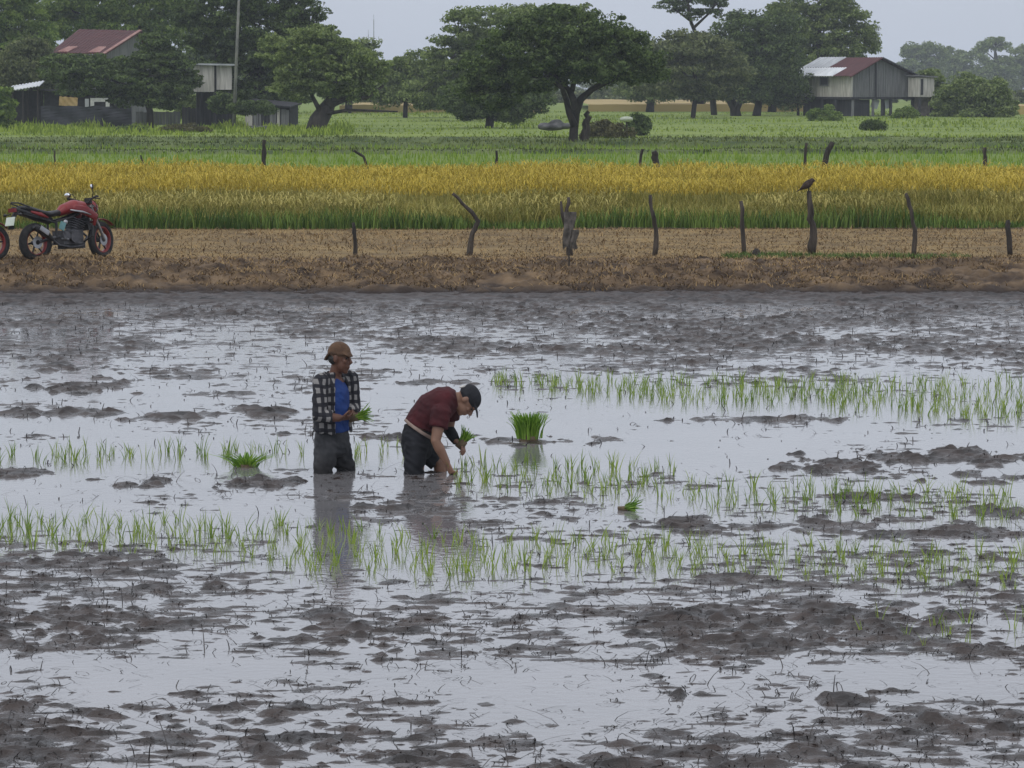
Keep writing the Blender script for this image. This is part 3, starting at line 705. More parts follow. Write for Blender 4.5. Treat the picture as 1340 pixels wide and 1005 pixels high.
# trees round the red roof
tree('rain_tree', 'wide light green tree behind the ridge of the dark red roof', 250, (150, 155),
     [([(150, 155), (150, 90), (148, 30)], 18, 10), ([(149, 60), (110, 25), (80, 0)], 8, 3), ([(149, 60), (200, 25), (230, 0)], 8, 3)],
     [(120, 12, 60, 18), (180, 8, 50, 18), (90, 35, 50, 16), (215, 30, 38, 22), (150, 32, 60, 16), (195, 55, 40, 16), (60, 15, 40, 16), (150, -18, 90, 16), (230, 0, 24, 18)],
     17000, .22, L_light, seed=7, clump=.8, flat=.4)
tree('rain_tree', 'light green tree filling the upper left corner beside the dark red roof', 240, (10, 160),
     [([(10, 160), (12, 100), (14, 50)], 16, 8), ([(13, 70), (-20, 30)], 8, 3), ([(13, 70), (45, 40)], 8, 3)],
     [(10, 20, 45, 18), (-30, 40, 45, 20), (40, 50, 34, 18), (5, 60, 45, 18), (-10, -8, 60, 16), (30, 85, 34, 14), (-30, 90, 40, 20)],
     12000, .22, L_light, seed=8, clump=.8, flat=.42)
tree('spreading_tree', 'dark low spreading tree in front of the red-roofed house, its boughs in flat layers', 200, (196, 166),
     [([(196, 166), (196, 145), (190, 120), (185, 100)], 10, 6), ([(192, 125), (150, 105), (110, 95)], 6, 2), ([(189, 115), (225, 95), (240, 85)], 6, 2)],
     [(215, 62, 30, 12), (185, 82, 45, 12), (130, 88, 50, 12), (225, 88, 32, 14), (90, 96, 40, 12), (160, 104, 60, 13), (215, 112, 40, 14), (110, 116, 44, 9), (210, 132, 36, 10), (170, 128, 26, 10), (200, 50, 16, 8), (75, 80, 24, 8), (196, 70, 24, 12), (165, 90, 30, 10), (215, 80, 34, 12), (110, 78, 22, 8), (245, 105, 14, 14), (150, 118, 30, 8)],
     17000, .165, L_dark, seed=9, clump=.5, flat=.38)
tree('bushy_tree', 'grey-green bushy tree at the left edge beside the white tin roof', 214, (35, 165), [([(35, 165), (38, 140), (40, 115)], 8, 5)],
     [(35, 78, 34, 22), (15, 100, 30, 18), (55, 100, 30, 15), (-15, 110, 34, 24), (40, 62, 26, 12), (70, 116, 20, 8)], 9000, .17, L_grey, seed=10, clump=.55)
tree('banana_plant', 'pale green leafy plant at the left edge beside the dark tarpaulin wall', 196, (4, 170), [([(4, 170), (5, 150), (4, 135)], 5, 3)],
     [(3, 140, 15, 16), (10, 152, 12, 14), (-8, 150, 14, 18), (2, 122, 10, 8)], 2600, .19, L_light, seed=11, clump=.4, cat='plant')
G7 = 'background trees closing the gaps'
for i, (px, py, rx, ry, Y, m_, lab) in enumerate([
    (70, 95, 60, 50, 275, 'L_mid', 'dense green tree in the background above the white tin roof'),
    (185, 100, 60, 42, 290, 'L_dark', 'dark background tree behind the low spreading tree'),
    (270, 90, 50, 46, 280, 'L_dark', 'dark background tree right behind the grey box on stilts'),
    (360, 100, 48, 46, 285, 'L_mid', 'dense background tree left of the leaning tree'),
    (455, 95, 46, 44, 290, 'L_mid', 'rounded background tree behind the leaning tree'),
    (500, 112, 40, 30, 330, 'L_grey', 'grey-green low background tree in the gap below the radio masts'),
    (590, 112, 40, 32, 290, 'L_mid', 'rounded background tree left of the pale feathery tree'),
    (850, 100, 44, 36, 300, 'L_mid', 'dense background tree just right of the umbrella tree crown'),
    (915, 102, 50, 34, 310, 'L_dark', 'dark background tree behind the slim brownish tree'),
    (1010, 95, 60, 48, 300, 'L_dark', 'dark dense background tree behind the two thick trunks')]):
    by = 105 + 2.7 * FPX / Y; m_ = globals()[m_]; rr = random.Random(500 + i)
    bl = [(px + rr.uniform(-.65, .65) * rx, py + rr.uniform(-.75, .6) * ry, rx * rr.uniform(.35, .6), ry * rr.uniform(.22, .40)) for _ in range(9)] + [(px, py, rx * .7, ry * .6), (px, py + ry * .55, rx * .8, ry * .3)]
    tree('background_tree', lab, Y, (px, by), [([(px, by), (px + 2, by - 18), (px + rr.uniform(-6, 6), py + ry * .2)], 12, 6)], bl, 9000, .24, m_, G7, seed=500 + i, clump=.95, flat=.5)
# right-hand group
tree('slim_tree', 'brownish-topped tree with a thin straight trunk right of the umbrella tree', 250, (906, 154),
     [([(906, 154), (909, 135), (911, 115), (908, 95)], 7, 5), ([(910, 118), (935, 95)], 4, 2), ([(910, 110), (885, 85)], 4, 2)],
     [(900, 62, 50, 16), (870, 72, 36, 18), (930, 72, 36, 22), (905, 92, 60, 18), (880, 112, 48, 14), (930, 115, 40, 16), (900, 50, 34, 8), (950, 95, 30, 24)],
     13000, .2, L_grey, seed=12, clump=.75, flat=.45)
tree('emergent_tree', 'thin tall tree whose dark ragged top stands against the sky at the top edge', 275, (935, 150),
     [([(935, 150), (930, 100), (918, 60), (905, 30), (900, 5)], 9, 3), ([(908, 36), (925, 20), (938, 4)], 4, 2), ([(905, 28), (885, 14)], 4, 2)],
     [(905, -2, 40, 8), (880, 6, 22, 7), (935, 2, 20, 7), (900, 14, 24, 5), (925, 16, 18, 6), (942, 14, 5, 9), (905, 22, 10, 4), (895, -18, 40, 10)],
     3600, .17, L_dark, seed=13, clump=.45, flat=.4)
tree('twin_tree', 'dark full tree with two thick trunks left of the stilt house', 268, (964, 153),
     [([(964, 153), (961, 140), (952, 125), (945, 110)], 15, 7), ([(962, 145), (972, 125), (980, 100)], 10, 5), ([(990, 152), (993, 135), (1000, 112)], 12, 6)],
     [(975, 42, 40, 20), (1010, 30, 36, 16), (950, 70, 38, 20), (1000, 60, 50, 22), (975, 92, 60, 24), (1020, 95, 40, 26), (940, 105, 34, 20), (990, 118, 50, 16), (1030, 122, 28, 18), (965, 25, 18, 8)],
     19000, .2, L_dark, seed=14, clump=.8)
tree('broad_tree', 'tall broad tree with sky gaps rising behind the stilt house', 285, (1060, 150),
     [([(1060, 150), (1062, 110), (1068, 70), (1070, 40)], 18, 9), ([(1066, 80), (1100, 50), (1125, 40)], 8, 4), ([(1065, 90), (1035, 60), (1025, 35)], 8, 4)],
     [(1070, 0, 44, 14), (1045, 22, 36, 14), (1100, 18, 36, 14), (1130, 42, 18, 12), (1075, 40, 44, 14), (1040, 52, 36, 18), (1105, 62, 34, 14), (1070, 75, 50, 16), (1035, 90, 36, 18), (1138, 60, 10, 8), (1060, 108, 45, 18), (1085, -14, 34, 10), (1020, 12, 20, 8)],
     19000, .21, L_mid, seed=15, clump=.75)
G3 = 'bushes right of the stilt house'
tree('bush', 'leafy bush close to the right wall of the stilt house', 272, (1212, 152), [([(1212, 152), (1214, 130), (1215, 112)], 4, 2)], [(1215, 102, 18, 11), (1218, 118, 15, 10), (1230, 130, 14, 12)], 3800, .19, L_mid, G3, 'bush', seed=16, clump=.55)
tree('bush', 'largest rounded bush right of the brick lean-to', 262, (1262, 155), [([(1262, 155), (1263, 140), (1265, 125)], 5, 3)], [(1265, 118, 30, 20), (1245, 132, 22, 18), (1275, 140, 30, 14), (1240, 148, 18, 7)], 7500, .19, L_mid, G3, 'bush', seed=17, clump=.6)
tree('bush', 'rounded bush sloping down at the right end of the bushes', 258, (1300, 156), [([(1300, 156), (1300, 142), (1298, 130)], 5, 3)], [(1298, 122, 22, 20), (1308, 140, 22, 15), (1285, 150, 30, 7)], 5500, .19, L_mid, G3, 'bush', seed=18, clump=.6)
G4 = 'scrub in the meadow'
for (px, py, rx, ry, Y, lab, m_) in [
    (795, 172, 30, 13, 165, 'brown-green scrubby bush beside the umbrella tree trunk', L_brown),
    (836, 162, 11, 13, 172, 'small dark round bush right of the scrubby bush', L_dark),
    (1080, 150, 20, 12, 235, 'pale low bush in front of the stilt house wall', L_light),
    (1143, 164, 13, 5, 190, 'tiny dark shrub in the meadow below the stilt house', L_dark),
    (1187, 148, 14, 9, 250, 'light low bush under the annex of the stilt house', L_light),
    (240, 172, 30, 9, 185, 'low weedy bush below the grey box on stilts', L_brown),
    (250, 140, 14, 17, 210, 'green bush filling the gap between the low spreading tree and the box on stilts', L_mid),
    (293, 134, 17, 12, 197, 'dark leafy bush growing up beside the box on stilts, behind the pole', L_dark),
    (330, 140, 26, 9, 196, 'dark drooping foliage over the roof of the plank shack', L_dark),
    (170, 174, 16, 8, 184, 'low dark weedy bush in front of the grey fence', L_dark)]:
    b = at(px, py + ry, GZ)
    tree('bush', lab, Y, (px, 105 + 2.7 * FPX / Y), None, [(px, py, rx, ry), (px - rx * .6, py + ry * .4, rx * .5, ry * .6), (px + rx * .6, py + ry * .4, rx * .5, ry * .6)], 2600, .13, m_, G4, 'bush', seed=px, clump=.35)
# hazy trees far behind on the right, and the far belts
G5 = 'hazy far trees on the right'
tree('far_tree', 'hazy far tree at the left end of the distant right group', 800, (1200, 122), [([(1200, 122), (1202, 95)], 5, 3)], [(1200, 80, 22, 20), (1222, 72, 18, 14), (1192, 66, 12, 8), (1215, 100, 30, 20), (1210, 63, 8, 6)], 7000, .5, L_mid, G5, seed=30, clump=1.6)
tree('far_tree', 'hazy far tree with a low rounded top in the distant right group', 820, (1260, 122), [([(1260, 122), (1262, 95)], 5, 3)], [(1248, 78, 22, 14), (1270, 85, 26, 18), (1238, 66, 10, 6), (1265, 105, 36, 18)], 7000, .5, L_mid, G5, seed=31, clump=1.6)
tree('far_tree', 'hazy far tree with a small raised crown on a bare stem', 780, (1303, 124), [([(1303, 124), (1303, 95), (1302, 65)], 5, 3), ([(1302, 78), (1288, 66)], 2, 1)], [(1300, 60, 22, 6), (1303, 52, 10, 6), (1285, 64, 10, 4), (1310, 92, 26, 18), (1300, 112, 36, 16)], 6000, .45, L_mid, G5, seed=32, clump=1.3)
tree('far_tree', 'hazy far tree at the right edge of the distant right group', 790, (1345, 124), [([(1345, 124), (1345, 90)], 5, 3)], [(1340, 75, 22, 14), (1365, 78, 30, 18), (1345, 100, 40, 22)], 6000, .5, L_mid, G5, seed=33, clump=1.6)
r_ = np.random.default_rng(44); bl = []
for px in range(-260, 1660, 26):
    bl.append((px + r_.uniform(-8, 8), 112 + r_.uniform(-9, 4), r_.uniform(16, 26), r_.uniform(8, 16), r_.uniform(-20, 20)))
o = crown_mesh('far_woods', bl, 900, 30000, .7, L_mid, None, (0, 0, 0), seed=45, clump=2.0); tag(o, 'hazy low line of far woods along the horizon', 'woods', kind='stuff')
bl = []
for px in list(range(480, 1060, 22)) + list(range(1170, 1400, 26)):
    bl.append((px + r_.uniform(-8, 8), 128 + r_.uniform(-8, 4), r_.uniform(12, 22), r_.uniform(7, 13), r_.uniform(-10, 10)))
o = crown_mesh('far_hedge', bl, 420, 16000, .4, L_grey, None, (0, 0, 0), seed=46, clump=1.1); tag(o, 'grey-green belt of trees beyond the far golden field', 'woods', kind='stuff')
# rock heap, dead trunk, pale rock
post('dead_trunk', 'dead broken trunk standing close right of the umbrella tree', [(764, 190), (766, 172), (768, 158), (769, 146)], 146.5, 9, 4, M_post, None, 'dead trunk')
mb = MB(); k = 170 / FPX
for (px, py, rx, ry) in [(722, 166, 20, 5), (712, 165, 8, 5), (728, 161, 9, 5), (740, 165, 12, 4)]:
    c = aty(px, py, 170); mb.ell((c.x, 170, c.z), (rx * k, rx * k * .7, ry * k), jit=.12)
M_rock = mat('grey_rock', (.035, .036, .038), (.13, .13, .13), rough=.9, scale=3, bump=.5)
o = mb.build('stone_heap', M_rock, None, smooth=True, remesh=.06); tag(o, 'dark grey heap of stones in the meadow left of the umbrella tree', 'stone heap')
mb = MB(); c = aty(820, 156, 168); mb.ell((c.x, 168, c.z), (.33, .2, .13), jit=.1); o = mb.build('pale_sack', mat('pale_cloth', (.38, .42, .33), (.5, .53, .43), rough=.9), None, smooth=True); o.location.z = 0
tag(o, 'pale sack draped on the scrub beside the dark round bush', 'sack')
mb = MB(); mb.tube([(c.x, 168, GZ - .1), (c.x, 168, c.z)], .04, 6); pr = mb.build('stake', M_postdark, o)

# ---------------------------------------------------------------- far masts
M_mast = mat('mast_steel', (.30, .31, .33), rough=.6)
for (px, top, lab, w) in [(489, 25, 'tall thin radio mast far behind the gap in the trees', 1.4), (482, 45, 'shorter thin radio mast beside the taller one', 1.0), (1241, 55, None, 0)]:
    if not lab: continue
    Y = 960; a = aty(px, top, Y); k = Y / FPX; H = a.z - GZ
    t = thing('radio_mast', lab, 'mast', (a.x, Y, GZ), 0, 'far radio masts'); mb = MB()
    s_ = w * k * .5
    for i in range(3):
        an = 2.1 * i; p0 = Vector((math.cos(an) * s_, math.sin(an) * s_, 0)); p1 = Vector((math.cos(an) * s_ * .35, math.sin(an) * s_ * .35, H))
        mb.tube([p0, p1], [.10, .06], 5)
    for j in range(16):
        z0, z1 = H * j / 16, H * (j + 1) / 16; q0 = s_ * (1 - .65 * j / 16)
        for i in range(3):
            a0, a1 = 2.1 * i, 2.1 * (i + 1); mb.tube([(math.cos(a0) * q0, math.sin(a0) * q0, z0), (math.cos(a1) * q0, math.sin(a1) * q0, z1)], .05, 4)
    mb.build('lattice', M_mast, t)
    m2 = MB(); m2.tube([(0, 0, H), (0, 0, H + 1.2)], .05, 5); m2.build('antenna', M_mast, t)

# ---------------------------------------------------------------- houses
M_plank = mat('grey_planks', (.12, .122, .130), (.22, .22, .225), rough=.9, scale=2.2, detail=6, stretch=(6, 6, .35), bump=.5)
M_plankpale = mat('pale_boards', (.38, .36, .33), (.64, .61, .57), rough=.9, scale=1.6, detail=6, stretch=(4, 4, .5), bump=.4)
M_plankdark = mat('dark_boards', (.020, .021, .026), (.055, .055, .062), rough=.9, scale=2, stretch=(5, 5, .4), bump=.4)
M_redroof = mat('red_tin', (.055, .011, .013), (.100, .024, .024), rough=.6, scale=1.2, stretch=(1, 6, 1), bump=.3)
M_rust = mat('rusty_pink_tin', (.30, .15, .13), (.45, .27, .24), rough=.7, scale=2)
M_tin = mat('grey_tin', (.36, .38, .40), (.55, .57, .6), rough=.5, scale=1.5, stretch=(1, 5, 1))
M_tinwhite = mat('white_tin', (.62, .65, .68), (.8, .82, .84), rough=.5, scale=1.5)
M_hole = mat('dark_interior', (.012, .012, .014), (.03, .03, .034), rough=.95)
M_whitepaint = mat('white_paint', (.6, .6, .58), (.75, .75, .73), rough=.7, scale=5)
M_brick = mat('brick_wall', (.10, .085, .08), (.19, .16, .15), rough=.9, scale=4, bump=.5)

def corrug(p0, p1, p2, p3, n, th=.04, amp=.025):
    """corrugated sheet between p0-p1 (eave) and p3-p2 (ridge), ridges running from eave to ridge"""
    p0, p1, p2, p3 = map(Vector, (p0, p1, p2, p3)); mb = MB(); nn = ((p1 - p0).cross(p3 - p0)).normalized()
    if nn.z < 0: nn = -nn
    top = []
    for i in range(n + 1):
        t = i / n; o = nn * (amp * (1 if i % 2 else -1)); top += [p0.lerp(p1, t) + o, p3.lerp(p2, t) + o]
    bot = [v - nn * th for v in top]; m = len(top)
    fs = []
    for i in range(n):
        a = 2 * i; fs += [(a, a + 2, a + 3, a + 1), (m + a + 1, m + a + 3, m + a + 2, m + a), (a, m + a, m + a + 2, a + 2), (a + 1, a + 3, m + a + 3, m + a + 1)]
    fs += [(0, 1, m + 1, m), (m - 2, 2 * m - 2, 2 * m - 1, m - 1)]
    mb.add(top + bot, fs); return mb

YH = 264.0; kH = YH / FPX
c0 = aty(1115, 152, YH)
H = thing('stilt_house', 'weathered plank house on stilts with patched red and grey roof, right of the tall trees', 'house', (c0.x, YH, GZ), R(27))
zf, ze, za, Wd, Ln, xr = 1.45, 3.25, 4.42, 5.5, 8.0, 2.35
th = .10
zr = 3.10
mb = MB(); mb.prism([(0, 0, zf), (Wd, 0, zf), (Wd, 0, zr - .1), (xr, 0, za - .12), (0, 0, ze - .1)], (0, th, 0))
for i in range(1, 26):
    x_ = Wd * i / 26; zt = ze + (za - ze) * x_ / xr if x_ < xr else za + (zr - za) * (x_ - xr) / (Wd - xr)
    mb.box((x_, -.012, (zf + zt - .16) / 2), (.03, .024, zt - .16 - zf))
mb.build('gable_wall', M_plank, H)
mb = MB(); mb.prism([(0, th + .002, zf), (0, Ln, zf), (0, Ln, ze - .1), (0, th + .002, ze - .1)], (th, 0, 0))
for i in range(1, 20): mb.box((-.012, Ln * i / 20, (zf + ze - .14) / 2), (.024, .04, ze - .14 - zf))
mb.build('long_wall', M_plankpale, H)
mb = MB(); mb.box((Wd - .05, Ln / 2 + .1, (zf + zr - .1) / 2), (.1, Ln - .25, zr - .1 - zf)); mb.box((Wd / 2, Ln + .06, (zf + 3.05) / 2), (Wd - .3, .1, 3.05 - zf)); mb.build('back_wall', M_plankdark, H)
mb = MB(); mb.box((-.02, .06, (zf + ze) / 2 - .05), (.10, .16, ze - zf - .12)); mb.build('corner_board', M_plankpale, H)
for x_, w_ in ((1.55, .12), (2.05, .16)):
    mb = MB(); mb.box((x_, -.045, (zf + 4.0) / 2), (w_, .06, 4.0 - zf)); mb.build('batten', M_plank if w_ < .15 else M_plankdark, H)
mb = MB(); mb.box((Wd / 2, Ln / 2, zf - .10), (Wd + .1, Ln + .1, .18)); mb.build('floor_frame', M_plankdark, H)
for y_, w_, h_, zc in ((3.9, 1.1, .62, 2.62), (7.0, .55, .75, 2.45)):
    mb = MB()
    for dx, dz_, sx, sz in ((-w_ / 2, 0, .09, h_), (w_ / 2, 0, .09, h_), (0, h_ / 2, w_ + .09, .09), (0, -h_ / 2, w_ + .09, .09)):
        mb.box((-.05, y_ + dx, zc + dz_), (.06, sx, sz))
    f_ = mb.build('window', M_plank, H); m2 = MB(); m2.box((-.035, y_, zc), (.05, w_ - .1, h_ - .1)); m2.build('shutter', M_hole, f_)
ov = .45
corrug((-.5, -ov, ze - .22), (-.5, Ln + ov, ze - .22), (xr, Ln + ov, za), (xr, -ov, za), 56).build('roof_slope', M_redroof, H)
corrug((Wd + .7, -ov, zr - .26), (Wd + .7, Ln + ov, zr - .26), (xr, Ln + ov, za), (xr, -ov, za), 56).build('roof_slope', M_redroof, H)
s_ = lambda x_: ze - .22 + (za - ze + .22) * (x_ + .5) / (xr + .5) + .05
corrug((.75, 4.6, s_(.75)), (.75, Ln + ov + .02, s_(.75)), (xr + .02, Ln + ov + .02, s_(xr + .02)), (xr + .02, 4.6, s_(xr + .02)), 20).build('roof_patch', M_tin, H)
corrug((-.62, 1.9, s_(-.62)), (-.62, Ln + ov + .05, s_(-.62)), (.7, Ln + ov + .05, s_(.7) ), (.7, 1.9, s_(.7)), 36).build('eave_sheet', M_tinwhite, H)
mb = MB(); mb.tube([(-.5, -ov - .03, ze - .30), (xr, -ov - .03, za - .05)], .07, 4); mb.build('bargeboard', M_redroof, H)
mb = MB(); mb.tube([(Wd + .7, -ov - .03, zr - .32), (xr, -ov - .03, za - .05)], .09, 4); mb.build('bargeboard', M_plankdark, H)
for (x_, y_) in ((.1, .1), (1.9, .1), (2.75, .1), (3.5, .1), (Wd - .1, .1), (.1, 2.4), (.1, 4.4), (.1, 6.2), (.1, 7.8), (2.7, 4), (Wd - .1, 4), (2.7, 7.8), (Wd - .1, 7.8)):
    mb = MB(); mb.tube([(x_, y_, -.2), (x_ + random.uniform(-.05, .05), y_, zf - .15)], .11, 7, jit=.1); mb.build('stilt', M_plank if y_ < .2 and x_ < 2.3 else M_plankdark, H)
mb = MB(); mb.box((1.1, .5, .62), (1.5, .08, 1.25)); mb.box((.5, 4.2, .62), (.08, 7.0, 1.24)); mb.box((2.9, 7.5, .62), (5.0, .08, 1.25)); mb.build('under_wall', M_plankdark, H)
for (x_, z_, a_) in ((2.25, .95, 20), (3.45, .95, -12)):
    mb = MB(); mb.box((x_, .35, z_), (.62, .04, .7), Matrix.Rotation(R(a_), 3, 'Y')); mb.build('hung_board', M_tin, H)
# annex, same house
mb = MB(); mb.box((Wd - .02, -1.0, 2.18), (1.35, 1.5, 1.45)); mb.build('annex_wall', M_plankpale, H)
mb = MB(); mb.box((Wd - .45, -1.76, 2.2), (.22, .03, 1.2)); mb.build('annex_gap', M_plankdark, H)
mb = MB(); mb.box((Wd + .0, -1.05, 2.99), (1.7, 1.8, .09), Matrix.Rotation(R(3), 3, 'Y')); mb.build('annex_roof', M_plank, H)
for x_ in (-.55, .5):
    mb = MB(); mb.tube([(Wd + x_, -1.6, -.2), (Wd + x_, -1.6, 1.46)], .10, 7); mb.build('stilt', M_plankdark, H)
# lean-to
YL = 266; a, b = aty(1197, 152, YL), aty(1226, 126, YL); kl = YL / FPX
t = thing('lean_to', 'low brick lean-to with flat white tin roof against the stilt house', 'shed', (a.x, YL, GZ), 0)
w_, h_ = b.x - a.x, b.z - GZ
mb = MB(); mb.box((w_ / 2, .6, h_ / 2 - .1), (w_, 1.1, h_ + .1)); mb.build('wall', M_brick, t)
mb = MB(); mb.box((w_ - .16, .035, h_ / 2 - .1), (.26, .04, h_ - .2)); mb.build('opening', M_hole, t)
corrug((-.35, -.3, h_ + .02), (w_ + .3, -.3, h_ - .02), (w_ + .3, 1.5, h_ + .10), (-.35, 1.5, h_ + .14), 20).build('roof', M_tinwhite, t)

# red-roofed house on the left, half hidden by trees
YR = 214.0; kr = YR / FPX
a = aty(64, 69, YR); b = aty(139, 70, YR); c = aty(186, 40, YR + 4.5); d = aty(103, 38, YR + 4.5)
Hh = thing('red_roof_house', 'house under a dark red tin roof with faded edges, half hidden in trees', 'house', (a.x, YR, GZ), 0)
o3 = Vector((a.x, YR, GZ)); A_, B_, C_, D_ = [p - o3 for p in (a, b, c, d)]
corrug(A_, B_, C_, D_, 34, amp=.02).build('roof', M_redroof, Hh)
E_ = B_ + Vector((2.4, 8.2, 0)); F_ = A_ + Vector((2.4, 8.2, 0))
corrug(F_, E_, C_ + Vector((0, .02, 0)), D_ + Vector((0, .02, 0)), 34, amp=.02).build('roof', M_redroof, Hh)
nn = (B_ - A_).cross(D_ - A_).normalized()
if nn.z < 0: nn = -nn
q = lambda u, v: A_.lerp(B_, u).lerp(D_.lerp(C_, u), v) + nn * .05
corrug(q(.12, .03), q(.30, .03), q(.36, .25), q(.20, .25), 8, amp=.015).build('roof_patch', M_rust, Hh)
corrug(q(.66, .03), q(.86, .03), q(.84, .26), q(.70, .26), 8, amp=.015).build('roof_patch', M_rust, Hh)
corrug(q(.93, -.02), q(1.0, -.02), q(1.0, 1.0), q(.94, 1.0), 3, amp=.015).build('verge_sheet', M_rust, Hh)
zt = A_.z - .1
mb = MB(); mb.prism([(.4, .5, -.1), (B_.x - .25, .5, -.1), (B_.x - .25, .5, zt), (.4, .5, zt)], (0, .12, 0)); mb.build('front_wall', M_plank, Hh)
mb = MB(); mb.prism([(B_.x - .25, .62, -.1), (B_.x + 1.9, 7.6, -.1), (B_.x + 1.9, 7.6, zt), (C_.x - .45, C_.y, C_.z - .15), (B_.x - .25, .62, zt)], (-.12, 0, 0)); mb.build('gable_wall', M_plank, Hh)

def panel(name, label, cat, px0, px1, py0, py1, Y, m, th=.08, group=None, slats=0, tilt=0):
    a, b = aty(px0, py1, Y), aty(px1, py0, Y); z0 = a.z
    o3 = Vector((a.x, Y, z0)); mb = MB(); w, h = b.x - a.x, b.z - a.z
    if slats:
        for i in range(slats): mb.box((w * (i + .5) / slats, random.uniform(-.02, .02), h / 2 * random.uniform(.9, 1.02)), (w / slats * .93, th, h * random.uniform(.94, 1.05)))
    else:
        nx, nz = 10, 8; vs = [(w * i / nx, .04 * math.sin(i * 1.7 + j) , h * j / nz * (1 + .04 * math.sin(i * 2.3) * (j == nz))) for j in range(nz + 1) for i in range(nx + 1)]
        fs = [(j * (nx + 1) + i, j * (nx + 1) + i + 1, (j + 1) * (nx + 1) + i + 1, (j + 1) * (nx + 1) + i) for j in range(nz) for i in range(nx)]
        mb.add(vs, fs); mb.add([(x, y + th, z) for x, y, z in vs], [tuple(reversed(f)) for f in fs])
    o = mb.build(name, m); o.location = o3; o.rotation_euler = (0, R(tilt), 0)
    return tag(o, label, cat, group) if label else o
# yard things in front of the red-roofed house
M_tarp = mat('dark_tarp', (.014, .016, .024), (.045, .048, .062), rough=.6, scale=1.5, bump=.4)
M_ochre = mat('ochre_cloth', (.42, .29, .12), (.52, .38, .18), rough=.9, scale=2)
panel('tarp_fence', 'long dark blue-black tarpaulin fence in front of the red-roofed house', 'fence', 54, 172, 139, 167, 206, M_tarp)
sh = thing('tin_roof_shelter', 'open shelter with a bright white tin roof strip at the far left', 'shelter', tuple(aty(30, 105 + 2.7 * FPX / 209, 209)), 0)
p = aty(9, 119, 209) - sh.location; p2 = aty(52, 112, 209) - sh.location
corrug((p.x, -.4, p.z), (p2.x, -.4, p2.z), (p2.x, 2.0, p2.z + .30), (p.x, 2.0, p.z + .30), 20).build('roof', M_tinwhite, sh)
for x_ in (p.x + .1, (p.x + p2.x) / 2, p2.x - .1):
    for y_ in (-.2, 1.8):
        mb = MB(); mb.tube([(x_, y_, -.1), (x_, y_, p.z + .05)], .05, 6); mb.build('post', M_postdark, sh)
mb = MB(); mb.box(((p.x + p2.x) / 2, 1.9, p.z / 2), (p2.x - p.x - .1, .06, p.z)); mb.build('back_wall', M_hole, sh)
a = aty(104, 105 + 2.7 * FPX / 210, 210); hut = thing('dark_hut', 'low dark hut behind the tarpaulin fence with a white framed window', 'hut', (a.x, 210, GZ), 0); kk = 210 / FPX
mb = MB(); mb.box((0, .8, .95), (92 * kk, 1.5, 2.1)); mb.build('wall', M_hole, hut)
mb = MB(); mb.box((0, .7, 2.05), (98 * kk, 2.0, .10), Matrix.Rotation(R(2), 3, 'Y')); mb.build('roof', M_plankdark, hut)
cx = (131 - 104) * kk; cz = (105 - 138) * kk + CAM_H - GZ
mb = MB()
for dx, dz_, sx, sz in ((-10 * kk, 0, 5 * kk, 20 * kk), (10 * kk, 0, 5 * kk, 20 * kk), (0, 7.5 * kk, 15 * kk, 5 * kk), (0, -7.5 * kk, 15 * kk, 5 * kk)): mb.box((cx + dx, .02, cz + dz_), (sx, .06, sz))
wf = mb.build('window', M_whitepaint, hut); mb = MB(); mb.box((cx, .03, cz), (15 * kk, .03, 10 * kk)); mb.build('pane', M_hole, wf)
mb = MB(); mb.box((cx - 17 * kk, .0, cz), (5 * kk, .05, 18 * kk)); mb.build('door_strip', M_tin, hut)
panel('ochre_sheet', 'ochre yellow cloth hung up beside the white framed window', 'cloth', 77, 101, 126, 138, 208.6, M_ochre, .03, tilt=4)
panel('grey_fence', 'short grey board fence under the low spreading tree', 'fence', 178, 236, 146, 164, 203, M_plank, .06, slats=12)
panel('grey_fence', 'dark plank fence below the grey box on stilts', 'fence', 238, 302, 140, 166, 206, M_plankdark, .06, slats=16)
# grey box on stilts
YO = 203; kk = YO / FPX; a = aty(278, 105 + 2.7 * FPX / YO, YO)
ob = thing('stilt_box', 'pale grey plywood box on stilts with flat tin roof, left of the thin pole', 'raised box', (a.x, YO, GZ), R(14))
zb, zt = CAM_H - GZ + (105 - 120) * kk, CAM_H - GZ + (105 - 86) * kk
mb = MB(); mb.box((-.48, 0, (zb + zt) / 2), (.95, 1.6, zt - zb)); mb.build('wall', M_plankpale, ob)
mb = MB(); mb.box((.58, .06, (zb + zt) / 2 + .06), (.92, 1.5, zt - zb - .12)); mb.build('side_wall', M_plankpale, ob)
mb = MB(); mb.box((.06, -.72, (zb + zt) / 2 + .02), (.13, .12, zt - zb + .02)); mb.build('gap', M_hole, ob)
mb = MB(); mb.box((.08, 0, zt + .06), (2.5, 2.1, .10), Matrix.Rotation(R(1), 3, 'Y')); mb.build('roof', M_tin, ob)
for x_ in (-.75, .05, .9):
    for y_ in (-.6, .6):
        mb = MB(); mb.tube([(x_, y_, -.2), (x_, y_, zb + .02)], .09, 7); mb.build('stilt', M_plankdark, ob)
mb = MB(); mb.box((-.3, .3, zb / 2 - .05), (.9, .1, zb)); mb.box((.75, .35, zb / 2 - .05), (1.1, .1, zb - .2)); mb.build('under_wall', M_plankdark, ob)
# thin pole
a = aty(305.5, 172, 196); b = aty(313, -8, 196); mb = MB(); k = 196 / FPX
mb.tube([(0, 0, -.4), ((b.x - a.x) * .5, 0, (b.z - GZ) * .5), (b.x - a.x, 0, b.z - GZ)], [3.4 * k * .75, 2.8 * k * .75, 2.2 * k * .75], 8, jit=.05)
o = mb.build('tall_pole', mat('pale_bamboo', (.13, .135, .12), (.22, .22, .19), rough=.8, scale=3), None, smooth=True); o.location = (a.x, 196, GZ)
tag(o, 'tall thin pale pole rising out of the picture in front of the dark trees', 'pole')
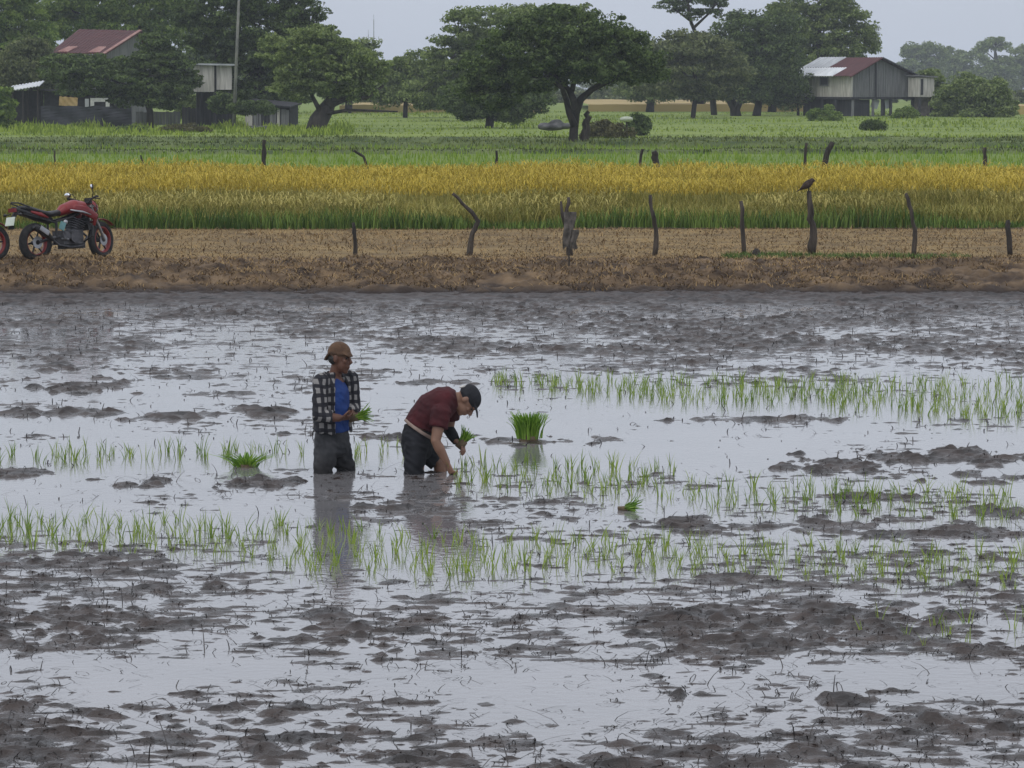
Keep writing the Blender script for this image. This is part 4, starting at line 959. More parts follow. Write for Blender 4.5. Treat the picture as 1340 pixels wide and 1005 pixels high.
# plank shack
YS = 200; kk = YS / FPX; a = aty(350, 105 + 2.7 * FPX / YS, YS)
sk = thing('plank_shack', 'weathered grey plank shack under the tall dark tree, left of the leaning trunk', 'shack', (a.x, YS, GZ), R(-10))
for i, (x0, x1, h_, m_) in enumerate([(-30, -20, 1.42, M_plankpale), (-19, -12, 1.25, M_plank), (-11, -8, 1.3, M_plank), (-7, 2, .95, M_plankdark), (3, 12, .95, M_plank), (13, 17, 1.1, M_plankpale), (18, 29, 1.05, M_plank)]):
    mb = MB(); w = (x1 - x0) * kk; n_ = max(1, int(w / .14))
    for j in range(n_): mb.box((x0 * kk + w * (j + .5) / n_, random.uniform(-.015, .015), h_ / 2 - .1), (w / n_ * .92, .06, h_ * random.uniform(.95, 1.06) + .2))
    mb.build('wall_panel', m_, sk)
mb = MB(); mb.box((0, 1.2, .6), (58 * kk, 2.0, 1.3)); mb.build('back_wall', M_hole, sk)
mb = MB(); mb.box((0, 1.0, 1.40), (66 * kk, 2.7, .08), Matrix.Rotation(R(5), 3, 'Y') @ Matrix.Rotation(R(4), 3, 'X')); mb.build('roof', M_plankdark, sk)
mb = MB(); c = aty(338, 171, 190)
mb.box((0, 0, .22), (.95, .35, .06))
o = mb.build('bench', M_plank); o.location = (c.x, 190, GZ)
for x_ in (-.4, .4): m2 = MB(); m2.box((x_, 0, .09), (.07, .3, .20)); m2.build('leg', M_plank, o)
tag(o, 'low grey plank bench on the grass before the plank shack', 'bench')
mb = MB(); p = aty(492, 95, 330); k = 330 / FPX
t = thing('white_roof_hut', 'tiny hut with a white tin roof peeping between the leaning and round trees', 'hut', (p.x, 330, GZ), R(25))
mb.box((0, 0, 1.6), (2.0, 2.0, 3.4)); mb.build('wall', M_plank, t)
zz = p.z - GZ; corrug((-1.3, -1.3, 3.25), (1.3, -1.3, 3.25), (1.3, 1.3, zz + .5), (-1.3, 1.3, zz + .5), 12).build('roof', M_tinwhite, t)

# ---------------------------------------------------------------- the two planters
M_skin = mat('brown_skin', (.095, .040, .024), (.14, .062, .038), rough=.5, scale=8)
M_skinred = mat('pale_brown_skin', (.20, .105, .068), (.27, .15, .10), rough=.5, scale=8)  # bending person's own skin colour, a paler brown than the standing person's
M_jeans = mat('grey_jeans', (.018, .020, .024), (.052, .053, .058), rough=.9, scale=9, bump=.5, bscale=22)
M_blue = mat('blue_cloth', (.006, .028, .14), (.012, .055, .24), rough=.85, scale=6, bump=.4, bscale=18)
M_hat = mat('brown_cap', (.085, .046, .026), (.13, .072, .040), rough=.9, scale=20, bump=.3)
M_maroon = mat('maroon_cloth', (.035, .004, .007), (.075, .007, .011), rough=.9, scale=5, bump=.5, bscale=14)
M_navy = mat('navy_cloth', (.005, .006, .009), (.014, .015, .021), rough=.85, scale=6, bump=.4, bscale=16)
M_waist = mat('pale_waistband', (.26, .19, .16), (.34, .26, .22), rough=.9, scale=12)
M_hair = mat('black_hair', (.008, .007, .006), (.02, .018, .016), rough=.6, scale=30)
M_eye = mat('eye_white', (.55, .53, .5), rough=.3)
M_sole = mat('pale_strap', (.55, .53, .50), (.65, .63, .6), rough=.8)
damp_foot(M_jeans, .02, .16, (.018, .017, .018))
def plaid():
    m = bpy.data.materials.new('checked_cloth'); m.use_nodes = True; t = m.node_tree; b = t.nodes['Principled BSDF']
    b.inputs['Roughness'].default_value = .9
    c = t.nodes.new('ShaderNodeTexCoord'); sx = t.nodes.new('ShaderNodeSeparateXYZ'); t.links.new(c.outputs['Object'], sx.inputs[0])
    def mth(op, a, b_=None, v=None):
        n = t.nodes.new('ShaderNodeMath'); n.operation = op
        for i, q in enumerate((a, b_)):
            if q is None: continue
            if isinstance(q, (int, float)): n.inputs[i].default_value = q
            else: t.links.new(q, n.inputs[i])
        return n.outputs[0]
    nz = t.nodes.new('ShaderNodeTexNoise'); nz.inputs['Scale'].default_value = 9; t.links.new(c.outputs['Object'], nz.inputs['Vector'])
    wob = mth('MULTIPLY', mth('SUBTRACT', nz.outputs['Fac'], .5), .5)
    u = mth('ADD', mth('MULTIPLY', mth('ADD', mth('MULTIPLY', sx.outputs[0], .92), mth('MULTIPLY', sx.outputs[1], .5)), 15.5), wob)
    v = mth('ADD', mth('MULTIPLY', sx.outputs[2], 14.5), wob)
    a = mth('LESS_THAN', mth('FRACT', u), .47); d = mth('LESS_THAN', mth('FRACT', v), .58)
    f = mth('MULTIPLY', a, d)
    g = mth('ADD', mth('MULTIPLY', f, .9), mth('MULTIPLY', mth('ADD', a, d), .045))
    mx = t.nodes.new('ShaderNodeMix'); mx.data_type = 'RGBA'; t.links.new(g, mx.inputs['Factor'])
    mx.inputs['A'].default_value = (.010, .010, .016, 1); mx.inputs['B'].default_value = (.25, .24, .235, 1)
    t.links.new(mx.outputs['Result'], b.inputs['Base Color'])
    return m
M_plaid = plaid()

def hand(mb, w, d, n, thumb=1, curl=.9, s=1.0):
    """palm and five fingers; d: pointing direction, n: palm normal, thumb: which side the thumb leaves"""
    w, d, n = Vector(w), Vector(d).normalized(), Vector(n); n = (n - d * n.dot(d)).normalized(); x = d.cross(n) * thumb
    mb.tube([w - d * .02, w + d * .03 * s, w + d * .085 * s], [(.024 * s, .019 * s), (.036 * s, .016 * s), (.040 * s, .014 * s)], 10, side=x)
    for i, (off, ln) in enumerate([(.030, .072), (.010, .080), (-.011, .074), (-.031, .058)]):
        p = w + d * (.080 - abs(i - 1) * .004) * s + x * off * s; pts = [p]; a = .15 + .08 * i; dd = d
        for j, fr_ in enumerate((.45, .32, .23)):
            a += curl * (.55 if j == 0 else .75); dd = d * math.cos(a) + n * math.sin(a); pts.append(pts[-1] + dd * ln * fr_ * s)
        mb.tube(pts, [.0095 * s, .009 * s, .0085 * s, .007 * s], 7)
    p = w + d * .025 * s + x * .028 * s
    t1 = (d * .6 + x * .65 + n * .35).normalized(); t2 = (d * .85 + x * .1 + n * .5).normalized()
    mb.tube([p, p + t1 * .04 * s, p + t1 * .04 * s + t2 * .034 * s], [.0135 * s, .011 * s, .0085 * s], 7)

def head(mb, c, f, u, s=1.0):
    c, f, u = Vector(c), Vector(f).normalized(), Vector(u); u = (u - f * u.dot(f)).normalized(); l = u.cross(f)
    M = Matrix((f, l, u)).transposed(); P = lambda a, b, d: c + (f * a + l * b + u * d) * s
    mb.ell(P(-.012, 0, .02), (.097 * s, .076 * s, .098 * s), rot=M)
    mb.ell(P(.028, 0, -.045), (.066 * s, .058 * s, .072 * s), rot=M)
    mb.ell(P(.062, 0, -.095), (.026 * s, .030 * s, .022 * s), rot=M)
    mb.tube([P(.082, 0, .018), P(.112, 0, -.024), P(.092, 0, -.036)], [.011 * s, .017 * s, .012 * s], 8)
    mb.ell(P(.082, 0, .030), (.016 * s, .050 * s, .011 * s), rot=M)
    for b in (-1, 1):
        mb.ell(P(.065, .038 * b, -.018), (.022 * s, .020 * s, .018 * s), rot=M)
        mb.ell(P(-.012, .079 * b, -.008), (.020 * s, .010 * s, .032 * s), rot=M)
    mb.ell(P(.088, 0, -.058), (.014 * s, .024 * s, .007 * s), rot=M); mb.ell(P(.085, 0, -.072), (.013 * s, .021 * s, .007 * s), rot=M)
    return P, M
def eyes(P, M, s, parent):
    for b in (-1, 1):
        m = MB(); m.ell(P(.077, .033 * b, .008), (.010, .013, .008), 8, 6, rot=M); m.ell(P(.085, .033 * b, .008), (.004, .006, .006), 6, 5, rot=M)
        m.build('eye', M_hair, parent, smooth=True)

K = 170.0
def px3(px, py, y, px0, py0): return Vector(((px - px0) / K, y, (py0 - py) / K))

# --- standing man
g = at(437, 617, 0)
P1 = thing('person', 'standing person in brown cap, open checked shirt and grey trousers holding green seedlings', 'person', (g.x, g.y, 0))
q = lambda px, py, y: px3(px, py, y, 437, 617)
F1, L1 = Vector((.80, -.60, 0)), Vector((.60, .80, 0))
o = Vector((-.005, 0, 0))
T = lambda f, z: o + F1 * f + Vector((0, 0, z))
mb = MB()
tor = [(T(-.01, .17), (.150, .115)), (T(-.01, .22), (.155, .118)), (T(0, .34), (.145, .105)), (T(.0, .50), (.165, .112)), (T(-.005, .62), (.178, .112)), (T(-.005, .70), (.150, .090)), (T(.005, .745), (.085, .070))]
mb.tube([a for a, _ in tor], [b for _, b in tor], 18, side=L1)
nk, hc = T(.03, .745), T(.085, .882)
mb.tube([T(.0, .69), nk + Vector((0, 0, .02)), T(.06, .84)], [.075, .056, .054], 12)
fd = Vector((.93, -.36, -.12))
Ph, Mh = head(mb, hc, fd, (0.1, 0, 1), 1.0)
shR, elR, wrR = q(420, 497, -.15), q(417, 541, -.25), q(450, 543, -.26)
shL, elL, wrL = q(460, 497, .13), q(467, 535, .10), q(464, 545, -.10)
for sh_, el_, wr_ in ((shR, elR, wrR), (shL, elL, wrL)):
    mb.tube([sh_, sh_.lerp(el_, .5), el_, el_.lerp(wr_, .3), wr_], [.056, .050, .041, .042, .028], 12); mb.ell(sh_, (.062, .062, .062))
hand(mb, wrR, (.9, .25, .05), (-.1, .5, .9), 1, .8); hand(mb, wrL, (.75, -.62, -.05), (.1, .2, .95), -1, .8)
for sgn, kn in ((-1, q(421, 632, -.12)), (1, q(455, 634, .10))):
    hp = T(0, .16) + L1 * .09 * sgn
    mb.tube([hp, kn, kn + Vector((-.02, .02, -.42)), kn + Vector((.02, 0, -.48)), kn + Vector((.18, -.03, -.50))], [.068, .048, .04, .042, .03], 12)
body = mb.build('body', M_skin, P1, remesh=.0065, it=3)
eyes(Ph, Mh, 1, P1)
mb = MB()      # trousers
mb.tube([T(-.010, .365), T(-.015, .24), T(-.015, .15), T(-.01, .11)], [(.158, .118), (.178, .142), (.172, .138), (.12, .10)], 18, side=L1)
for sgn, a, b in ((-1, q(422, 612, -.12), q(421, 640, -.12)), (1, q(454.5, 612, .10), q(455, 640, .10))):
    mb.tube([T(-.012, .19) + L1 * .085 * sgn, (T(-.012, .12) + L1 * .09 * sgn).lerp(a, .45), a, b, b + Vector((0, 0, -.2))], [(.100, .110), (.098, .105), (.080, .088), (.074, .080), (.07, .07)], 14, side=L1, jit=.03)
mb.build('trousers', M_jeans, P1, remesh=.009, it=3, fold=.007)
mb = MB()      # blue undershirt
mb.tube([T(-.005, .315), T(-.002, .37), T(.003, .50), T(.0, .62), T(0, .69), T(.012, .735)], [(.176, .134), (.160, .122), (.172, .126), (.180, .122), (.14, .092), (.075, .066)], 18, side=L1, jit=.012)
mb.build('undershirt', M_blue, P1, remesh=.009, it=3, fold=.006)
mb = MB()      # open checked shirt: a shell round the torso, open in front
rings = [(.315, .198, .158), (.42, .188, .148), (.50, .188, .143), (.58, .194, .140), (.655, .196, .134), (.70, .170, .110), (.740, .105, .084), (.768, .092, .076)]
na = 26; outer, inner = [], []
for j, (z, w, d) in enumerate(rings):
    op = .62 if z < .5 else .62 - (z - .5) * .6
    for i in range(na + 1):
        a = op + (2 * math.pi - 2 * op) * i / na; wv = 1 + .022 * math.sin(a * 7 + j * 1.3) * (1 if z < .6 else .3)
        dz = .0 - .02 * math.cos(a) * (j == 0)
        outer.append(T(-.006, z + dz) + F1 * math.cos(a) * d * wv + L1 * math.sin(a) * w * wv)
        inner.append(T(-.006, z + dz) + F1 * math.cos(a) * (d - .022) * wv + L1 * math.sin(a) * (w - .022) * wv)
nr = len(rings); n1 = na + 1; m_ = nr * n1; fs = []
for j in range(nr - 1):
    for i in range(na):
        a = j * n1 + i; fs += [(a, a + 1, a + n1 + 1, a + n1), (m_ + a + n1, m_ + a + n1 + 1, m_ + a + 1, m_ + a)]
    a = j * n1; fs += [(a, a + n1, m_ + a + n1, m_ + a)]; a = j * n1 + na; fs += [(m_ + a, m_ + a + n1, a + n1, a)]
for i in range(na):
    fs += [(m_ + i, m_ + i + 1, i + 1, i)]; a = (nr - 1) * n1 + i; fs += [(a, a + 1, m_ + a + 1, m_ + a)]
mb.add(outer + inner, fs)
for sh_, el_, wr_ in ((shR, elR, wrR), (shL, elL, wrL)):
    mb.tube([sh_ + Vector((0, 0, .02)), sh_.lerp(el_, .5), el_, el_.lerp(wr_, .35), el_.lerp(wr_, .62)], [.074, .070, .060, .055, .052], 14, jit=.05); mb.ell(sh_ , (.076, .074, .066))
mb.build('checked_shirt', M_plaid, P1, remesh=.008, it=2, fold=.006)
mb = MB(); uz = Vector((.08, 0, 1)).normalized(); Mc = Mh
mb.ell(Ph(-.012, 0, .048), (.104, .088, .076), rot=Mh)
mb.tube([Ph(-.012, 0, .030), Ph(-.012, 0, .048)], [(.093, .113), (.090, .110)], 22, side=Mh.col[1])
mb.tube([Ph(.05, 0, .044), Ph(.085, 0, .032), Ph(.102, 0, .022)], [(.080, .012), (.072, .010), (.055, .008)], 14, side=Mh.col[1])
mb.tube([Ph(-.08, 0, .03), Ph(-.115, 0, -.010), Ph(-.138, 0, -.036)], [(.085, .018), (.07, .014), (.045, .010)], 12, side=Mh.col[1])
mb.build('cap', M_hat, P1, remesh=.007, it=2)
mb = MB(); mb.ell(Ph(-.045, 0, -.015), (.068, .079, .05), rot=Mh); mb.build('hair', M_hair, P1, smooth=True)
P1.scale = (.86, .9, 1)
# seedlings in his hands
c = P1.location + Vector((q(472, 543, -.16).x * .86, -.16 * .9, q(472, 543, 0).z))
t = sheaf('seedling_bundle', 'small bunch of green seedlings held in the hands of the standing person', tuple(c), None, .14, .035, 42, 5, .010, .03, tilt=(R(10), R(78), R(-10)))

# --- bending man
g2 = at(560, 618, 0)
P2 = thing('person', 'person in maroon shirt, dark shorts and dark cap bending down to plant a seedling', 'person', (g2.x, g2.y, 0))
q = lambda px, py, y=0: px3(px, py, y, 560, 618)
side = Vector((0.1, 1, .0)).normalized()
mb = MB()
spine = [(q(545, 590), (.165, .115)), (q(545, 570), (.165, .122)), (q(552, 550), (.150, .118)), (q(566, 534), (.165, .122)), (q(583, 525), (.178, .112)), (q(594, 521), (.15, .085)), (q(602, 519), (.07, .062))]
mb.tube([a for a, _ in spine], [b for _, b in spine], 18, side=side)
mb.tube([q(592, 521), q(603, 519), q(613, 520)], [.066, .056, .054], 12)
fd2 = Vector((.42, -.12, -.90)); up2 = Vector((.88, 0, .46))
Ph2, Mh2 = head(mb, q(617, 521, -.01), fd2, up2, 1.0)
sR, eR, wR = q(580, 535, -.17), q(572, 572, -.23), q(589, 603, -.20)
sL, eL, wL = q(592, 534, .15), q(590, 563, .17), q(601, 577, .06)
for sh_, el_, wr_ in ((sR, eR, wR), (sL, eL, wL)):
    mb.tube([sh_, sh_.lerp(el_, .5), el_, el_.lerp(wr_, .3), wr_], [.060, .053, .044, .045, .029], 12); mb.ell(sh_, (.064, .062, .062))
hand(mb, wR, (.42, .05, -.9), (.6, .6, .35), -1, .9); hand(mb, wL, (.75, -.3, -.55), (.3, -.2, -.9), 1, .9)
kA, kB = q(541, 632, -.10), q(577, 607, .10)
mb.tube([q(545, 578, -.09), kA, kA + Vector((-.04, 0, -.35)), kA + Vector((.16, -.02, -.42))], [.09, .062, .04, .03], 12)
mb.tube([q(548, 580, .09), kB, q(580, 640, .10), q(577, 690, .10), q(600, 697, .09)], [.09, .064, .050, .04, .03], 12)
mb.build('body', M_skinred, P2, remesh=.0065, it=3)
eyes(Ph2, Mh2, 1, P2)
mb = MB()      # shorts
mb.tube([q(548, 558), q(545, 570), q(544, 588), q(546, 600)], [(.164, .128), (.182, .136), (.178, .130), (.13, .10)], 18, side=side)
mb.tube([q(544, 578, -.09), q(541, 600, -.10), q(540, 618, -.10), q(540, 630, -.10)], [(.105, .105), (.10, .092), (.092, .082), (.088, .076)], 14, side=side, jit=.03)
mb.tube([q(547, 580, .09), q(561, 594, .10), q(573, 605, .10)], [(.105, .105), (.10, .092), (.096, .080)], 14, side=side, jit=.03)
mb.build('shorts', M_navy, P2, remesh=.009, it=3, fold=.007)
mb = MB(); mb.tube([q(549.5, 557.5), q(547.3, 561)], [(.181, .146), (.192, .151)], 24, side=side); mb.build('waistband', M_waist, P2, smooth=True)
mb = MB()      # t-shirt
mb.tube([q(550, 556), q(553, 549), q(566, 533), q(583, 524), q(594, 520), q(602, 519)], [(.176, .144), (.166, .136), (.180, .140), (.192, .132), (.165, .106), (.080, .074)], 20, side=side, jit=.012)
for sh_, el_ in ((sR, eR), (sL, eL)):
    mb.tube([sh_ + Vector((0, 0, .02)), sh_.lerp(el_, .25), sh_.lerp(el_, .52)], [.084, .082, .080], 14, jit=.03); mb.ell(sh_, (.088, .086, .080))
mb.build('shirt', M_maroon, P2, remesh=.009, it=3, fold=.006)
mb = MB(); mb.ell(Ph2(-.014, 0, .048), (.106, .086, .080), rot=Mh2)
mb.tube([Ph2(.06, 0, .046), Ph2(.12, 0, .038), Ph2(.16, 0, .022)], [(.074, .010), (.066, .008), (.035, .006)], 14, side=Mh2.col[1])
mb.ell(Ph2(-.03, 0, .01), (.088, .083, .05), rot=Mh2)
cp2 = mb.build('cap', M_navy, P2, remesh=.007, it=2)
mb = MB(); mb.tube([Ph2(-.112, -.04, .03), Ph2(-.120, 0, .0), Ph2(-.112, .04, .03)], [(.020, .008)] * 3, 8, side=Mh2.col[2]); mb.build('strap', M_sole, cp2, smooth=True)
mb = MB(); mb.tube([eL.lerp(wL, -.3), eL, eL.lerp(wL, .5), wL], [.056, .050, .049, .036], 12, jit=.03); mb.build('sleeve_guard', M_navy, P2, smooth=True)
P2.scale = (.9, .9, .97)
c = P2.location + Vector((q(610, 579).x * .9, .03, q(610, 579).z * .97))
sheaf('seedling_bundle', 'small bunch of seedlings held in the far hand of the bending person', tuple(c), None, .12, .035, 45, 7, .011, .03, tilt=(0, R(38), 0))
o = bpy.data.objects.new('rice_seedling', PROT[3]); C.objects.link(o); o.location = P2.location + Vector((q(597, 617).x * .9, -.18, 0)); o.location.z = 0
tag(o, 'single seedling being pushed into the mud by the bending person', 'seedling')

# ---------------------------------------------------------------- motorcycle
M_tyre = mat('tyre_rubber', (.012, .012, .013), (.03, .029, .028), rough=.85, scale=20)
M_rimred = mat('red_rim', (.22, .02, .018), rough=.4)
M_rim = mat('dark_rim', (.025, .025, .028), rough=.4, metal=.3)
M_redpaint = mat('red_paint', (.16, .008, .011), (.24, .020, .020), rough=.42, scale=3)
M_blackp = mat('black_plastic', (.010, .010, .011), (.022, .022, .024), rough=.5, scale=8)
M_steel = mat('brushed_steel', (.30, .31, .33), (.42, .43, .45), rough=.35, metal=.7, scale=10)
M_engine = mat('engine_metal', (.05, .05, .055), (.12, .12, .13), rough=.5, metal=.5, scale=12)
M_plate = mat('number_plate', (.62, .70, .60), (.72, .78, .70), rough=.5)
M_mirror = mat('mirror_glass', (.85, .86, .88), rough=.08, metal=1.0)
M_teal = mat('teal_metal', (.10, .24, .25), (.16, .32, .33), rough=.5)
M_gold = mat('fork_metal', (.25, .24, .23), rough=.3, metal=.6)
def wheel(parent, x, rimm, wtyre=.055):
    t = bpy.data.objects.new('wheel', None); C.objects.link(t); t.parent = parent; t.location = (x, 0, .30); t.empty_display_size = .1
    mb = MB(); mb.torus((0, 0, 0), .245, wtyre, n=40, m=10, flat=1.15); mb.build('tyre', M_tyre, t, smooth=True)
    mb = MB(); mb.torus((0, 0, 0), .200, .021, n=40, m=6, flat=2.6)
    mb.build('rim', rimm, t, smooth=True)
    mb = MB()
    for i in range(6):
        a = i * math.pi / 3; mb.tube([(math.cos(a) * .03, 0, math.sin(a) * .03), (math.cos(a + .12) * .195, 0, math.sin(a + .12) * .195)], [(.020, .016), (.013, .012)], 6)
    mb.tube([(0, -.07, 0), (0, .07, 0)], .038, 12); mb.build('hub', M_rim, t)
    mb = MB(); mb.tube([(0, -.062, 0), (0, -.056, 0)], .095, 24); mb.build('brake_disc', M_steel, t)
    return t
def motorcycle(label, loc, rz):
    B = thing('motorcycle', label, 'motorcycle', loc, rz, 'motorcycles on the path')
    fw = wheel(B, 1.32, M_rimred); rw = wheel(B, 0, M_rimred, .064); fw.rotation_euler = (0, 0, R(14))
    mb = MB()
    for s in (-1, 1): mb.tube([(1.33, .085 * s, .30), (1.21, .085 * s, .56), (1.09, .085 * s, .86)], [.022, .026, .022], 8)
    mb.box((1.10, 0, .84), (.09, .22, .03)); mb.box((1.16, 0, .68), (.09, .22, .03)); mb.build('fork', M_gold, B, smooth=False)
    mb = MB(); pts = [(1.32 + .33 * math.cos(a), 0, .30 + .33 * math.sin(a)) for a in [.75 + i * .17 for i in range(9)]]
    mb.tube(pts, [(.062, .012)] * 9, 8, side=(0, 1, 0)); mb.build('front_mudguard', M_redpaint, B, smooth=True)
    mb = MB(); mb.tube([(1.13, 0, .80), (1.20, 0, .82), (1.26, 0, .80)], [(.10, .10), (.095, .11), (.06, .07)], 14, side=(0, 1, 0)); mb.build('headlight_cowl', M_redpaint, B, smooth=True)
    mb = MB(); mb.ell((1.26, 0, .79), (.02, .06, .055)); mb.build('headlight', M_mirror, B, smooth=True)
    mb = MB(); mb.tube([(1.04, -.36, .98), (1.02, -.22, .96), (1.07, -.08, .90), (1.07, .08, .90), (1.02, .22, .96), (1.04, .36, .98)], .012, 8); hb = mb.build('handlebar', M_blackp, B)
    for s in (-1, 1):
        mb = MB(); mb.tube([(1.03, .24 * s, .962), (1.00, .37 * s, .985)], .020, 8); mb.tube([(1.10, .20 * s, .95), (1.10, .33 * s, .95)], .008, 6); mb.build('grip', M_blackp, hb)
    mb = MB(); mb.box((1.12, 0, .93), (.05, .13, .09)); mb.build('dashboard', M_blackp, hb)
    for s, zz in ((-1, 1.14), (1, 1.04)):
        mb = MB(); mb.tube([(1.04, .20 * s, .96), (1.02, .26 * s, 1.05), (.97, .30 * s, zz)], .007, 6); mb.ell((.965, .31 * s, zz), (.022, .075 if s > 0 else .03, .045)); mr_ = mb.build('mirror', M_blackp, B, smooth=True)
        mb = MB(); mb.ell((.945, .31 * s, zz), (.010, .068 if s > 0 else .022, .039)); mb.build('mirror_glass', M_mirror, mr_, smooth=True)
    mb = MB()      # tank with side wings
    mb.tube([(.48, 0, .74), (.60, 0, .80), (.80, 0, .85), (.96, 0, .83), (1.06, 0, .78)], [(.06, .05), (.12, .09), (.155, .105), (.145, .10), (.07, .06)], 18, side=(0, 1, 0))
    for s in (-1, 1): mb.tube([(.70, .15 * s, .82), (.92, .19 * s, .76), (1.10, .18 * s, .66), (1.08, .15 * s, .52)], [(.02, .05), (.03, .085), (.026, .075), (.014, .03)], 10, side=(0, 1, 0))
    mb.build('tank', M_redpaint, B, remesh=.012, it=4)
    for s in (-1, 1):
        mb = MB(); mb.tube([(.62, .155 * s, .79), (.82, .212 * s, .75), (.98, .222 * s, .70)], [(.006, .010), (.008, .018), (.006, .008)], 8, side=(0, 1, 0)); mb.build('tank_stripe', M_steel, B, smooth=True)
    mb = MB(); mb.tube([(-.28, 0, .86), (-.10, 0, .835), (.10, 0, .77), (.26, 0, .735), (.48, 0, .755)], [(.06, .03), (.10, .045), (.125, .05), (.135, .05), (.09, .05)], 14, side=(0, 1, 0)); mb.build('seat', M_blackp, B, smooth=True)
    mb = MB(); mb.tube([(-.40, 0, .85), (-.22, 0, .79), (.05, 0, .70), (.30, 0, .64)], [(.05, .03), (.085, .05), (.11, .065), (.10, .06)], 12, side=(0, 1, 0)); mb.build('tail_cowl', M_blackp, B, smooth=True)
    for s in (-1, 1):
        mb = MB(); mb.tube([(-.12, .092 * s, .79), (.06, .118 * s, .735), (.20, .118 * s, .68)], [(.008, .014), (.010, .034), (.006, .012)], 8, side=(0, 1, 0)); mb.build('side_panel', M_redpaint, B, smooth=True)
    mb = MB(); mb.tube([(-.14, .10, .86), (-.36, .10, .93), (-.42, 0, .94), (-.36, -.10, .93), (-.14, -.10, .86)], .012, 8); mb.build('grab_rail', M_blackp, B)
    mb = MB(); mb.box((-.41, 0, .82), (.05, .15, .06)); mb.build('tail_light', M_redpaint, B)
    mb = MB(); mb.tube([(-.33, 0, .80), (-.44, 0, .66), (-.46, 0, .52)], [(.07, .02), (.06, .012), (.08, .010)], 8, side=(0, 1, 0)); mb.build('rear_mudguard', M_blackp, B)
    mb = MB(); mb.box((-.485, -.02, .645), (.012, .21, .14), Matrix.Rotation(R(18), 3, 'Y')); mb.build('number_plate', M_plate, B)
    for s in (-1, 1): 
        mb = MB(); mb.tube([(-.40, .06 * s, .76), (-.41, .17 * s, .75)], .008, 6); mb.ell((-.41, .19 * s, .75), (.025, .04, .022)); mb.build('indicator', M_blackp, B, smooth=True)
    mb = MB(); mb.tube([(1.06, 0, .86), (.98, 0, .62), (.86, 0, .36)], .03, 8)
    for s in (-1, 1):
        mb.tube([(1.02, .05 * s, .78), (.62, .11 * s, .66), (.36, .11 * s, .62), (.34, .11 * s, .36)], .022, 8); mb.tube([(.34, .10 * s, .60), (-.25, .07 * s, .76)], .016, 6)
    mb.build('frame', M_blackp, B)
    mb = MB(); mb.box((.66, 0, .36), (.40, .28, .22)); mb.tube([(.66, -.15, .36), (.66, -.20, .36)], .095, 16); mb.tube([(.50, -.15, .38), (.50, -.19, .38)], .07, 16); mb.tube([(.74, 0, .44), (.82, 0, .64)], [(.11, .11), (.10, .10)], 10, side=(0, 1, 0))
    for i in range(5): mb.box((.765 + i * .013, 0, .49 + i * .035), (.25, .25, .010), Matrix.Rotation(R(20), 3, 'Y'))
    mb.build('engine', M_engine, B)
    mb = MB(); mb.tube([(.86, -.06, .46), (.98, -.08, .36), (.86, -.12, .22), (.60, -.14, .20), (.34, -.17, .24), (.18, -.18, .34)], .02, 8); pipe = mb.build('exhaust', M_engine, B)
    mb = MB(); mb.tube([(.20, -.19, .33), (.10, -.20, .40), (-.12, -.21, .52), (-.17, -.21, .55)], [.030, .052, .052, .036], 12); mb.build('muffler', M_blackp, pipe)
    mb = MB(); mb.tube([(.08, -.258, .43), (-.09, -.268, .525)], [(.004, .042), (.004, .040)], 8, side=(0, 1, 0)); mb.build('heat_shield', M_steel, pipe)
    mb = MB()
    for s in (-1, 1): mb.tube([(.40, .10 * s, .38), (.16, .11 * s, .34), (0, .10 * s, .30)], [.026, .024, .022], 8)
    mb.build('swingarm', M_engine, B)
    mb = MB(); mb.box((.44, -.155, .54), (.10, .02, .13), Matrix.Rotation(R(25), 3, 'Y')); mb.build('heel_guard', M_teal, B)
    mb = MB(); mb.ell((.52, -.14, .60), (.045, .03, .04)); mb.build('airbox_cap', M_steel, B, smooth=True)
    mb = MB(); mb.tube([(.44, -.12, .34), (.45, -.26, .33)], .014, 6); mb.tube([(.44, .12, .34), (.45, .26, .33)], .014, 6); mb.build('footpeg', M_steel, B)
    mb = MB(); mb.box((.72, 0, .215), (.40, .20, .07)); mb.build('belly_pan', M_blackp, B)
    mb = MB()
    for s in (-1, 1): mb.tube([(1.08, .10 * s, .90), (1.16, .16 * s, .78), (1.05, .12 * s, .60), (.80, .13 * s, .50)], .007, 5); mb.tube([(1.02, .22 * s, .95), (1.18, .12 * s, .88), (1.22, .10 * s, .55), (1.30, .09 * s, .36)], .006, 5)
    mb.build('cable', M_blackp, B)
    mb = MB(); mb.tube([(.95, -.10, .60), (.96, -.27, .52), (.94, -.28, .36), (.88, -.12, .28)], .014, 7); mb.tube([(.95, .10, .60), (.96, .27, .52), (.94, .28, .36), (.88, .12, .28)], .014, 7); mb.build('crash_bar', M_blackp, B)
    mb = MB(); mb.box((1.00, 0, .56), (.05, .24, .20), Matrix.Rotation(R(-14), 3, 'Y')); mb.build('radiator', M_blackp, B)
    mb = MB(); mb.tube([(.46, .12, .30), (.38, .30, .02)], .012, 6); mb.box((.37, .31, .005), (.08, .06, .012)); mb.build('side_stand', M_steel, B)
    return B
gm = at(48, 344.5, .33)
zM = float(dike_z(np.array([gm.x + .5]), np.array([gm.y + .45]))[0])
m1 = motorcycle('red and black motorcycle parked on the dike path, seen from its right rear', (gm.x, gm.y, zM + .0), R(38))
MS, MRZ = .93, R(46)
fz = float(dike_z(np.array([gm.x + 1.32 * MS * math.cos(MRZ)]), np.array([gm.y + 1.32 * MS * math.sin(MRZ)]))[0])
m1.scale = (MS,) * 3; m1.location.z -= .01
m1.rotation_euler = Matrix.Rotation(MRZ, 3, 'Z').to_4x4().to_euler()
